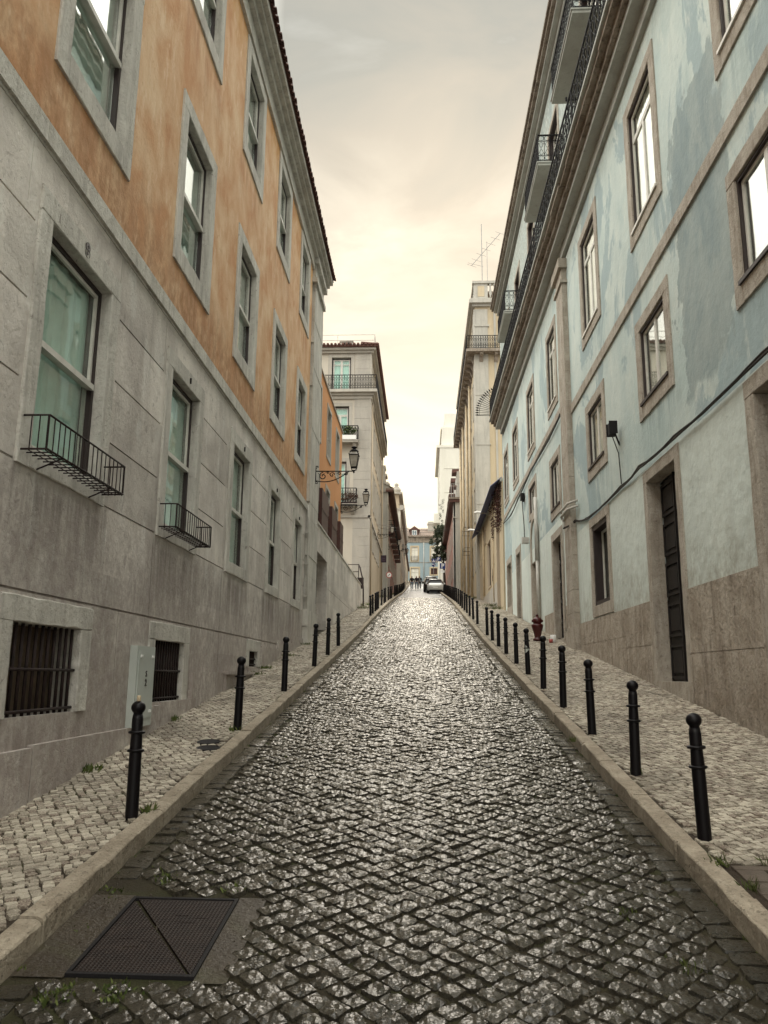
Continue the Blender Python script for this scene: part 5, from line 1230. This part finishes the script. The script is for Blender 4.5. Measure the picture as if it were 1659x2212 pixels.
mb = MB(); mb.box(NY, 3.2, 6.05, 23.4, 23.6, -.1, .7); mb.box(SY, 56.02, 81, 23.404, 23.596, -.05, .695); b_ = mb.build('balcony', M['cornice_r'], B)
mb = MB(); railing(mb, (3.24, 55.34), (6.0, 55.34), 23.6, 1.05, .17, True, .013); railing(mb, (3.24, 55.34), (3.24, 80.9), 23.6, 1.0, .35, False, .013); mb.build('railing', M['iron'], b_, recalc=False)
mb = MB()
def corbel(fr, u, z, dep=.55):
    pr = [(0, 0), (dep, 0), (dep, -.14), (dep*.75, -.22), (dep*.45, -.26), (dep*.3, -.45), (.08, -.62), (0, -.62)]
    vs = [fr(u+du, z+b, a) for du in (0, .26) for a, b in pr]; k = len(pr)
    mb.add(vs, [tuple(range(k)), tuple(range(k, 2*k))]+[(i, (i+1) % k, k+(i+1) % k, k+i) for i in range(k)])
for i in range(22):
    mb = MB(); corbel(NY if i < 2 else SY, (4.2, 5.3)[i] if i < 2 else 56.4+(i-2)*1.22, 23.4); mb.build('corbel', M['cornice_r'], B)
mb = MB()
for u in (61.5, 66.3, 72.5, 77.5): mb.tube([SY(u, 23, .14), SY(u, 5, .14)], .10, 8)
for u in (5.9,): mb.tube([NY(u, 27, .1), NY(u, 6, .1)], .06, 7)
mb.build('drainpipe', M['pipe_tan'], B)
mb = MB()
for z in (11.2, 11.55, 9.6, 9.9): mb.tube([SY(62.6, z, 0), SY(62.6, z, .65), SY(64.6, z, .65), SY(64.6, z, 0)], .02, 5)
mb.build('service_bracket', M['cable'], B)
mb = MB(); mb.box(NY, 5.0, 12, 28.9, 29.0, -5, -1); mb.box(NY, 5.9, 12, 29, 31.0, -5, -1.2); mb.quad(NY(5.5, 29.2, -1), NY(6.3, 31.3, -2), NY(6.3, 31.3, -5), NY(5.5, 29.2, -5)); mb.box(NY, 5.85, 7.6, 31.0, 31.12, -4.6, -.9); mb.build('roof', M['tile_old'], B)
t = thing('tv_antenna', 'tall thin television antenna with angled boom on the yellow building roof', 'antenna', (4.6, 56.5, 29.3))
mb = MB(); mb.tube([(4.55, 56.5, 29.2), (4.55, 56.5, 34.4)], .035, 5); mb.tube([(4.95, 56.5, 29.2), (4.95, 56.5, 32.9)], .022, 5)
A_, B_ = Vector((3.75, 56.5, 30.9)), Vector((6.0, 56.5, 33.6)); mb.tube([A_, B_], .028, 5)
for i in range(7):
    p = A_+(B_-A_)*(i/6); d = Vector((.36, 0, -.14)); mb.tube([p-d, p+d], .014, 4)
mb.tube([A_+Vector((-.3, 0, .25)), A_+Vector((.9, 0, -.1))], .014, 4); mb.build('mast', M['sign_grey'], t)

# ================================================================== RIGHT 4: stone corner house with faded red flank
B = thing('faded_red_building', 'faded red building with pale stone corner and dark overhanging eave', 'building', (3.35, 83, 8.4))
f7 = block(B, 3.35, -1, 83, 118, 6.5, 18.0, 'pink', [86+i*3.5 for i in range(8)], [(10.8, 12.6), (14.6, 16.6)], near_mat='yellow_stone')
mb = MB(); mb.box(f7, 82.9, 85.2, 6.5, 18, -.05, .10); mb.box(f7, 82.85, 85.3, 16.3, 16.45, -.4, .16)
mb.box(f7, 82.9, 83.02, 6.5, 18, -1.1, .1); mb.build('corner_pilaster', M['yellow_stone'], B)
mb = MB(); mb.box(f7, 82.7, 118.3, 18.0, 18.3, -1.4, .55); mb.build('eaves', M['brown_eave'], B)
mb = MB(); mb.box(f7, 82.6, 118.4, 18.3, 18.5, -3, .65); mb.build('eaves_slab', M['cornice_r'], B)
mb = MB(); railing(mb, (3.0, 82.7), (4.6, 82.7), 18.5, 1.5, .25, False, .02); mb.build('terrace_railing', M['sign_grey'], B, recalc=False)
mb = MB(); mb.box(f7, 84.5, 117, 18.5, 21.8, -9, -.35); mb.build('attic_wall', M['yellow_stone'], B)
mb = MB()
for i in range(5): mb.box(f7, 85.2+i*4.2, 86.6+i*4.2, 20.2, 20.4, -.4, .35); mb.box(f7, 85+i*4.2, 86.8+i*4.2, 21.8, 22.2, -.6, .15)
mb.build('attic_moulding', M['brown_eave'], B)

# ================================================================== tall pale tower block
B = thing('tower_block', 'very tall pale block rising behind the tree on the right', 'building', (2.7, 128, 14))
f8 = block(B, 2.75, -1, 126, 146, 12, 36.5, 'towerm', [129, 134, 139], [(v, v+2.2) for v in (17, 21, 25, 29, 33)], trim='towerm')
mb = MB(); mb.box(f8, 125.9, 146, 36.5, 36.9, -9, .5); mb.box(f8, 127, 146, 36.9, 40.0, -9, -.4); mb.box(f8, 127, 146, 40, 40.3, -9, -.2); mb.box(f8, 128, 146, 40.3, 43.0, -8, -.9); mb.build('upper_storeys', M['towerm'], B)
NT = Fr((0, 126, 0), (1, 0, 0), (0, -1, 0)); mb = MB()
for z in (20, 24.5, 29, 33): mb.box(NT, 3.4, 8, z, z+.1, 0, .06)
mb.box(NT, 3.3, 3.45, 13, 36.4, 0, .08); mb.build('string_course', M['towerm'], B)
for z in (19.2, 24.2):
    mb = MB(); mb.box(f8, 127, 130, z, z+1.5, .005, .95); mb.box(f8, 126.95, 130.05, z-.06, z+.2, .005, 1.1); mb.box(f8, 127.4, 129.6, z-.8, z-.06, .005, .5); mb.build('balcony', M['towerm'], B)

# ================================================================== pale blue house closing the street
B = thing('pale_blue_house', 'sky blue house with tiled roof and dormer closing the top of the street', 'building', (0, 153, 17.7))
NE = Fr((0, 153, 0), (1, 0, 0), (0, -1, 0)); cut = []
for xx in (-6.3, -2.25, 1.52, 5.3):
    cut.append(simple_window(B, NE, (xx, xx+1.25, 21.7, 24.35), .25, 'pipe_tan', 'curtain_w', depth=.15))
cut.append(simple_window(B, NE, (-2.3, -.85, 17.2, 20.2), .28, 'pipe_tan', 'curtain_w', depth=.15, name='door'))
cut.append(simple_window(B, NE, (1.5, 2.75, 19.0, 20.2), .25, 'pipe_tan', 'brown_panel', depth=.15, fmat='brown_panel'))
mb = MB(); wallgrid(mb, NE, -10, 14, 14, 25.2, cut); mb.box(NE, -10, 14, 14, 26, -9, -.5); mb.build('wall', M['skyblue'], B)
mb = MB(); mb.box(NE, -10, 14, 25.2, 25.5, -.1, .1); mb.box(NE, -10, 14, 25.5, 26.3, -.1, .02); mb.box(NE, -10, 14, 26.3, 26.5, -.1, .3); mb.box(NE, -10, 14, 21.25, 21.35, 0, .05); mb.build('cornice', M['cornice_r'], B)
mb = MB(); mb.quad(NE(-10, 26.5, .25), NE(14, 26.5, .25), NE(12, 28.7, -4), NE(-3.2, 28.7, -4)); mb.quad(NE(-10, 26.5, .25), NE(-3.2, 28.7, -4), NE(-3.2, 26.5, -8), NE(-10, 26.5, -8))
x = -9.6
while x < 13.6: mb.tube([NE(x, 26.55, .3), NE(max(-3.1, x), 28.72 if x > -3.1 else 26.55+(x+10)*.31, -4)], .07, 5); x += .33
mb.build('roof', M['tile_old'], B)
mb = MB(); mb.box(NE, -2.5, -.85, 26.5, 27.75, -2.5, -.1)
mb.add([NE(-2.75, 27.7, 0), NE(-.6, 27.7, 0), NE(-1.67, 28.5, 0), NE(-2.75, 27.7, -3.5), NE(-.6, 27.7, -3.5), NE(-1.67, 28.5, -3.5)], [(0, 1, 2), (3, 4, 5), (0, 2, 5, 3), (1, 2, 5, 4), (0, 1, 4, 3)]); d_ = mb.build('dormer', M['brown_eave'], B)
mb = MB(); ring(mb, NE, (-2.15, -1.2, 26.62, 27.65), (-2.05, -1.3, 26.7, 27.57), -.1, -.02); mb.box(NE, -1.72, -1.63, 26.7, 27.57, -.1, -.02); mb.box(NE, -2.05, -1.3, 26.7, 27.57, -.1, -.06, 1); mb.build('dormer_window', [M['sign_white'], M['door_blue']], d_)
mb = MB(); mb.box(NE, .95, 2.15, 26.9, 29.2, -3.5, -2.2); mb.box(NE, .85, 2.25, 29.2, 29.45, -3.6, -2.1); mb.box(NE, 1.0, 2.1, 29.45, 29.8, -3.4, -2.3); mb.build('chimney', M['cream_stone'], B)
mb = MB(); mb.box(NE, -3.3, -2.9, 27.5, 28.9, -4.5, -4.1); mb.box(NE, 2.9, 3.3, 27.5, 29.2, -3.5, -3); mb.build('chimney', M['cream_stone'], B)
mb = MB(); mb.tube([NE(.15, 25.2, .1), NE(.15, 17.5, .1)], .08, 7); mb.build('downpipe', M['pipe_w'], B)
for xx in (-2.25, 1.52):
    mb = MB(); railing(mb, (xx-.05, 152.8), (xx+1.3, 152.8), 21.6, .95, .2, False, .02); mb.build('window_railing', M['rust'], B, recalc=False)
t = thing('facade_lamp', 'small lamp on the left part of the pale blue house', 'wall lamp', (-3.6, 152.7, 20.7))
mb = MB(); mb.lathe([(.25, -.4), (.3, -.1), (.12, .1), (.05, .2)], (-3.9, 152.4, 20.8), 10); mb.build('lamp_head', M['sign_white'], t)
mb = MB(); mb.tube([(-3.9, 152.4, 21.0), (-3.3, 152.6, 21.2), (-3.0, 153, 20.9)], .04, 5); mb.build('arm', M['cable'], t)

# overhead wire
mb = MB()
for (a, b) in (((-3.25, 58, 10.9), (3.3, 85, 15.6)), ((-3.25, 60, 11.0), (3.3, 88, 16.0))):
    A_, B_ = Vector(a), Vector(b); mb.tube([A_+(B_-A_)*q+Vector((0, 0, -.35*math.sin(math.pi*q))) for q in [i/12 for i in range(13)]], .012, 4)
tag(mb.build('overhead_wire', M['cable']), 'thin dark wire strung across the street between the buildings', 'wire')

# ================================================================== tree
TY = 112
t = thing('street_tree', 'dark evergreen tree leaning out before the faded red building', 'tree', (3.05, TY, rz(TY)))
g0 = rz(TY)
mb = MB(); mb.tube([(3.1, TY, g0-.2), (3.0, TY, g0+2.5), (2.75, TY-.2, g0+5), (2.5, TY-.3, g0+8.2)], [.18, .14, .11, .05], 8)
for (dx, dz) in ((-.9, 4.6), (-.7, 6.2), (.1, 7.2), (-1.1, 5.6), (.2, 5.4)): mb.tube([(2.85, TY, g0+dz-1.2), (2.6+dx*.5, TY-.1, g0+dz-.5), (2.4+dx, TY-.3, g0+dz)], [.07, .05, .02], 6)
mb.build('trunk', M['bark'], t)
mb = MB()
for i in range(230):
    tt = random.random(); zc_ = g0+3.9+4.9*tt; wd_ = (.70+.60*math.sin(tt*3.0+.2))*(1+.3*math.sin(tt*13+1))
    c = (2.42+random.uniform(-wd_, wd_)*.85, TY+random.uniform(-1.3, 1.3), zc_); leafclump(mb, c, random.uniform(.12, .42), .4, random.uniform(.12, .32), 34, .10)
for i in range(16): leafclump(mb, (2.7+random.uniform(-.3, .3), TY, g0+8.8+i*.25), .18, .2, .18, 18, .08)
mb.build('crown', M['leaf'], t)

# ================================================================== road signs on the right
def pole_sign(x, y, items, label, name='road_sign'):
    t = thing(name, label, 'sign', (x, y, sz(y))); fr = Fr((0, y, 0), (1, 0, 0), (0, -1, 0))
    mb = MB(); mb.tube([(x, y+.05, sz(y)-.1), (x, y+.05, max(i[2] for i in items)+.3)], .035, 8); mb.build('post', M['sign_grey'], t)
    for kind, sx_, z, s in items:
        mb = MB()
        if kind == 'P':
            mb.box(fr, sx_-s/2, sx_+s/2, z-s/2, z+s/2, -.02, 0, 0); textmesh('P', fr, sx_, z, .006, s*1.05, mb, 1, bold=s*.025)
        elif kind == 'cross':
            mb.box(fr, sx_-s/2, sx_+s/2, z-s/2, z+s/2, -.02, 0, 0); q = s*.36
            mb.add([fr(sx_-q, z-q*.9, .004), fr(sx_+q, z-q*.9, .004), fr(sx_, z+q, .004), fr(sx_-q*.55, z-q*.6, .006), fr(sx_+q*.55, z-q*.6, .006), fr(sx_, z+q*.5, .006)], [(0, 1, 4, 3), (1, 2, 5, 4), (2, 0, 3, 5)], 1)
            mb.box(fr, sx_-.03, sx_+.03, z-q*.5, z+q*.15, .002, .008, 1)
        elif kind == 'arrow':
            disc(mb, (sx_, y, z), s/2, .01, mi=0)
            mb.tube([fr(sx_+.15, z-.16, .02), fr(sx_+.14, z+.04, .02), fr(sx_+.05, z+.10, .02), fr(sx_-.10, z+.08, .02)], .035, 4, mi=1); mb.add([fr(sx_-.20, z+.08, .03), fr(sx_-.06, z+.19, .03), fr(sx_-.06, z-.03, .03)], [(0, 1, 2)], 1)
        elif kind == 'plate': mb.box(fr, sx_-s/2, sx_+s/2, z-s*.3, z+s*.3, -.02, 0, 1)
        mb.build('sign_plate', [M['sign_blue'], M['sign_white']], t)
pole_sign(2.18, 86, [('P', 2.13, 11.6, .60), ('plate', 2.13, 11.0, .42)], 'nearest blue square parking sign with a white P')
pole_sign(2.25, 106, [('P', 2.06, 15.2, .54)], 'upper blue parking sign with P in front of the tree')
pole_sign(1.42, 106.6, [('cross', 1.42, 15.1, .52), ('arrow', 1.42, 14.52, .50)], 'blue crossing sign above a round blue arrow sign on one post')

# ================================================================== cars
def make_car(x, y, paint, label, ang=0.0, tall=1.0):
    z0 = rz(y)+.0; pitch = math.atan((rz(y+4.2)-rz(y))/4.2)
    t = thing('parked_car', label, 'car', (x, y, z0), 'cars parked nose to tail up the hill')
    fr = lambda X, Y, Z: Vector((x+X, y+Y*math.cos(pitch)-Z*math.sin(pitch), z0+Y*math.sin(pitch)+Z*math.cos(pitch)))
    # stations: Y, half width low, half width belt, half width roof, z low, z belt, z top
    st = [(0, .70, .74, .55, .42, .80, .86), (.06, .82, .86, .62, .30, .88, .98), (.22, .87, .90, .62, .26, .94, 1.10), (.75, .89, .90, .60, .24, .96, 1.42), (1.3, .89, .90, .63, .24, .97, 1.50), (2.2, .89, .90, .64, .24, .95, 1.50), (2.75, .89, .89, .60, .24, .94, 1.40), (3.35, .88, .86, .60, .24, .92, .98), (4.0, .84, .80, .6, .26, .80, .86), (4.28, .70, .68, .5, .34, .62, .66)]
    rings = []
    for (Y, a, b, c, zl, zb_, zt) in st:
        zt *= tall; h = [(a*.92, zl), (a, zl+.12), (a+.01, (zl+zb_)/2), (b, zb_), (c+.02, zt-.05*(zt > 1.2)), (c-.10, zt)]
        rings.append([fr(-p, Y, q) for p, q in h]+[fr(p, Y, q) for p, q in reversed(h)])
    k = 12; body = MB(); gl = MB(); flat = [p for r in rings for p in r]; fb = []; fg = []
    for i in range(len(st)-1):
        for j in range(k):
            f = (i*k+j, i*k+(j+1) % k, (i+1)*k+(j+1) % k, (i+1)*k+j)
            side = j in (3, 7); top = j in (4, 5, 6)
            g = (side and 2 <= i <= 6) or (top and i in (2,)) or (top and i == 6)
            (fg if g else fb).append(f)
    fb += [tuple(range(k)), tuple(range((len(st)-1)*k, len(st)*k))]
    body.add(flat, fb, 0, True); body.build('body', M[paint], t); gl.add(flat, fg, 0, False); gl.build('windows', M['carglass'], t)
    for s_ in (-1, 1):
        for Y in (.78, 3.4):
            mb = MB(); c = fr(s_*.80, Y, .32); ax = Vector((s_, 0, 0)); 
            mb.tube([c-ax*.10, c+ax*.115], .32, 18); w = mb.build('wheel', M['tyre'], t); mb = MB(); mb.tube([c+ax*.10, c+ax*.125], .20, 14); mb.build('rim', M['rim'], w)
        mb = MB(); mb.add([fr(s_*.52, -.02, .80), fr(s_*.86, .05, .86), fr(s_*.90, .30, .92), fr(s_*.60, .03, .92), fr(s_*.5, .0, .86)], [(0, 1, 2, 3, 4)]); mb.build('tail_light', M['tail'], t)
        mb = MB(); c = fr(s_*1.0, 2.75, 1.0); mb.lathe([(.03, -.09), (.10, -.05), (.11, .04), (.05, .09)], c, 8); mb.build('mirror', M[paint], t)
    P_ = lambda X, Z, Y=-.03: fr(X, Y, Z)
    mb = MB(); mb.add([P_(-.26, .60), P_(.26, .60), P_(.26, .71), P_(-.26, .71)], [(0, 1, 2, 3)]); mb.build('number_plate', M['sign_white'], t)
    mb = MB(); mb.add([P_(-.72, .30, -.02), P_(.72, .30, -.02), P_(.60, .42, -.02), P_(-.60, .42, -.02)], [(0, 1, 2, 3)]); mb.add([P_(-.80, .22, .05), P_(.80, .22, .05), P_(.80, .30, .0), P_(-.80, .30, .0)], [(0, 1, 2, 3)]); mb.build('bumper', M['tyre'], t)
    mb = MB(); mb.add([fr(-.62, .62, 1.40*tall), fr(.62, .62, 1.40*tall), fr(.60, .85, 1.47*tall), fr(-.60, .85, 1.47*tall), fr(-.62, .60, 1.36*tall), fr(.62, .60, 1.36*tall)], [(0, 1, 2, 3), (0, 1, 5, 4)]); mb.build('spoiler', M['tyre'], t)
make_car(1.33, 84.0, 'car_silver', 'silver hatchback parked nearest, seen from behind')
make_car(.98, 89.3, 'car_dark', 'black car parked right behind the silver hatchback', tall=1.06)
make_car(.96, 94.8, 'car_grey', 'grey car, third in the parked row')
make_car(1.0, 100.3, 'car_white', 'white topped car farthest in the parked row', tall=1.12)

# ================================================================== people
def skinobj(name, verts, edges, radii, mat, parent, sub=2):
    off = ROOT[parent.name]; me = bpy.data.meshes.new(name); me.from_pydata([Vector(v)-off for v in verts], edges, []); me.materials.append(mat)
    o = bpy.data.objects.new(name, me); C.objects.link(o); o.parent = parent; ROOT[o.name] = off
    sk = o.modifiers.new('skin', 'SKIN'); sk.use_smooth_shade = True
    if not me.skin_vertices: me.skin_vertices.new()
    for i, r in enumerate(radii): me.skin_vertices[0].data[i].radius = (r, r) if not isinstance(r, tuple) else r
    me.skin_vertices[0].data[0].use_root = True
    sb_ = o.modifiers.new('sub', 'SUBSURF'); sb_.levels = sub; sb_.render_levels = sub; return o
def make_person(x, y, label, jacket, legs, shoe, step, h=1.75, open_shirt=False):
    z0 = rz(y); t = thing('person', label, 'person', (x, y, z0), 'three people walking abreast up the street'); s = h/1.75
    P = lambda a, b, c: (x+a*s, y+b*s, z0+c*s)
    V = [P(0, 0, .95), P(0, 0, 1.15), P(0, -.01, 1.36), P(0, -.01, 1.50), P(0, -.02, 1.60), P(0, -.02, 1.70)]; R_ = [.13, .12, .14, .055, .085, .065]; E_ = [(0, 1), (1, 2), (2, 3), (3, 4), (4, 5)]
    LG = []; AR = []
    for sg in (-1, 1):
        fwd = -step*sg
        b = len(V); V += [P(sg*.10, 0, .90), P(sg*.11, fwd*.45-.03, .50), P(sg*.11, fwd*.9, .09), P(sg*.12, fwd*.9-.14, .05)]; R_ += [.085, .060, .042, .040]; E_ += [(0, b), (b, b+1), (b+1, b+2), (b+2, b+3)]; LG.append(b)
        b = len(V); V += [P(sg*.19, 0, 1.40), P(sg*.27, fwd*-.10+.02, 1.13), P(sg*.27, fwd*-.3-.05, .90), P(sg*.265, fwd*-.32-.07, .82)]; R_ += [.060, .045, .033, .036]; E_ += [(2, b), (b, b+1), (b+1, b+2), (b+2, b+3)]; AR.append(b)
        hb = b+3; hx, hy, hz = V[hb]
        for q in range(5):
            L_ = (.075, .085, .09, .08, .05)[q]*s; ox = (q-1.5)*.018*s if q < 4 else 0
            k = len(V)
            if q < 4: V += [(hx, hy+ox, hz-.04*s), (hx-sg*.01*s, hy+ox-.005, hz-.04*s-L_*.5), (hx-sg*.025*s, hy+ox-.01, hz-.04*s-L_)]
            else: V += [(hx, hy-.03*s, hz), (hx-sg*.01*s, hy-.05*s, hz-.03*s), (hx-sg*.02*s, hy-.06*s, hz-.055*s)]
            R_ += [.010, .009, .007]; E_ += [(hb, k), (k, k+1), (k+1, k+2)]
    k = len(V); V += [P(0, -.115, 1.615)]; R_ += [.012]; E_ += [(4, k)]
    skinobj('body', V, E_, R_, M['skin'], t, 1)
    l0, l1 = LG; a0, a1 = AR
    jv = [V[0], V[1], V[2], P(0, -.01, 1.46)]+[V[a0], V[a0+1], V[a0+2]]+[V[a1], V[a1+1], V[a1+2]]
    skinobj('jacket', jv, [(0, 1), (1, 2), (2, 3), (2, 4), (4, 5), (5, 6), (2, 7), (7, 8), (8, 9)], [(.17, .13), (.165, .13), (.18, .135), .08, .085, .065, .05, .085, .065, .05], M[jacket], t, 1)
    tv = [P(0, 0, .96)]+[V[l0], V[l0+1], V[l0+2]]+[V[l1], V[l1+1], V[l1+2]]
    skinobj('trousers', tv, [(0, 1), (1, 2), (2, 3), (0, 4), (4, 5), (5, 6)], [(.155, .12), .105, .082, .066, .105, .082, .066], M[legs], t, 1)
    for b in LG:
        skinobj('shoe', [Vector(V[b+2])+Vector((0, .05, -.04)), Vector(V[b+3])+Vector((0, -.03, -.01))], [(0, 1)], [.05, .045], M[shoe], t, 1)
    skinobj('hair', [P(0, .02, 1.66), P(0, 0, 1.735)], [(0, 1)], [.085, .055], M['hair'], t, 1)
    for sg in (-1, 1):
        mb = MB(); mb.lathe([(.001, -.012), (.010, 0), (.001, .012)], P(sg*.032, -.10, 1.635), 8); mb.build('eye', M['hair'], t)
        mb = MB(); mb.lathe([(.001, -.03), (.014, 0), (.001, .03)], P(sg*.088, -.01, 1.62), 6); mb.build('ear', M['skin'], t)
    if open_shirt:
        mb = MB(); mb.add([P(-.05, -.150, 1.40), P(.05, -.150, 1.40), P(.06, -.150, 1.0), P(-.06, -.150, 1.0)], [(0, 1, 2, 3)]); mb.build('shirt', M['shirt'], t)
make_person(-1.40, 100, 'leftmost of three walkers, black jacket and light blue jeans', 'jacket', 'jeans', 'shoe_d', .16)
make_person(-.82, 100, 'middle of three walkers, dark jumper and jeans with pale shoes', 'jacket2', 'jeans2', 'shoe', .22, 1.77)
make_person(-.42, 101.5, 'rightmost of three walkers, dark jacket over grey shirt, black trousers', 'jacket', 'trousers_dark', 'shoe', .12, 1.78, True)

# ================================================================== weeds along walls, kerbs and joints
mb = MB()
def tuft(x, y, z, n, r, h):
    for _ in range(n):
        a = random.uniform(0, 6.28); q = random.uniform(0, r); p = Vector((x+q*math.cos(a), y+q*math.sin(a)*1.5, z)); hh = h*random.uniform(.4, 1.1)
        d = Vector((random.gauss(0, .5), random.gauss(0, .5), 1)).normalized(); s_ = d.orthogonal().normalized()*.003*random.uniform(.6, 1.5)
        mb.add([p-s_, p+s_, p+d*hh*.6+s_*1.8, p+d*hh, p+d*hh*.6-s_*1.8], [(0, 1, 2, 3, 4)])
for (x, y, n, r) in ((-3.22, 7.9, 90, .12), (-3.25, 10.6, 50, .1), (-3.2, 15.4, 90, .18), (-3.2, 16.4, 90, .25), (-3.2, 18.9, 110, .3), (-3.15, 21.9, 80, .3), (-2.2, 6.6, 25, .05), (1.72, 9.6, 25, .05), (3.6, 40.5, 260, .7), (3.7, 43.5, 260, .8), (3.6, 57, 200, .7), (3.5, 62, 200, .7), (-3.0, 40.5, 200, .6), (-3.0, 44, 200, .7), (-3.0, 60, 140, .6), (-2.65, 70, 160, .6), (-2.6, 80, 160, .7), (1.95, 5.72, 40, .07), (2.3, 5.7, 40, .07), (2.0, 5.3, 30, .05), (-2.3, 9.95, 20, .06), (2.05, 8.1, 20, .06)):
    tuft(x, y, sz(y)-.01, n, r, .09 if y < 30 else .22)
for _ in range(230):
    y = random.uniform(2.9, 26); x = random.choice((KL+.03, KR-.03, random.uniform(KL, KR), random.uniform(KL, KL+.9), random.uniform(KR-.8, KR))); tuft(x, y, rz(y)-.015, 12, .05, .030)
for (x, y, n) in ((-1.75, 4.12, 160), (-1.5, 4.15, 110), (-1.7, 5.6, 70), (-1.2, 5.45, 60), (1.2, 5.2, 60), (1.35, 4.6, 60)): tuft(x, y, rz(y)-.012, n, .09, .045)
o = mb.build('weeds', M['leaf_w'], recalc=False); tag(o, kind='stuff')
# moss and grit lying in the sett joints
mb = MB()
for _ in range(900):
    y = 2.9+11*random.random()**1.5; x = random.uniform(KL, KR) if random.random() < .6 else random.choice((random.uniform(KL, KL+.8), random.uniform(KR-.8, KR)))
    z = rz(y)+.002; r = random.uniform(.004, .012); mb.lathe([(r, -.012), (r*.8, r*.3), (r*.3, r*.6)], (x, y, z), 5)
tag(mb.build('loose_grit', M['mortar'], recalc=False), kind='stuff')
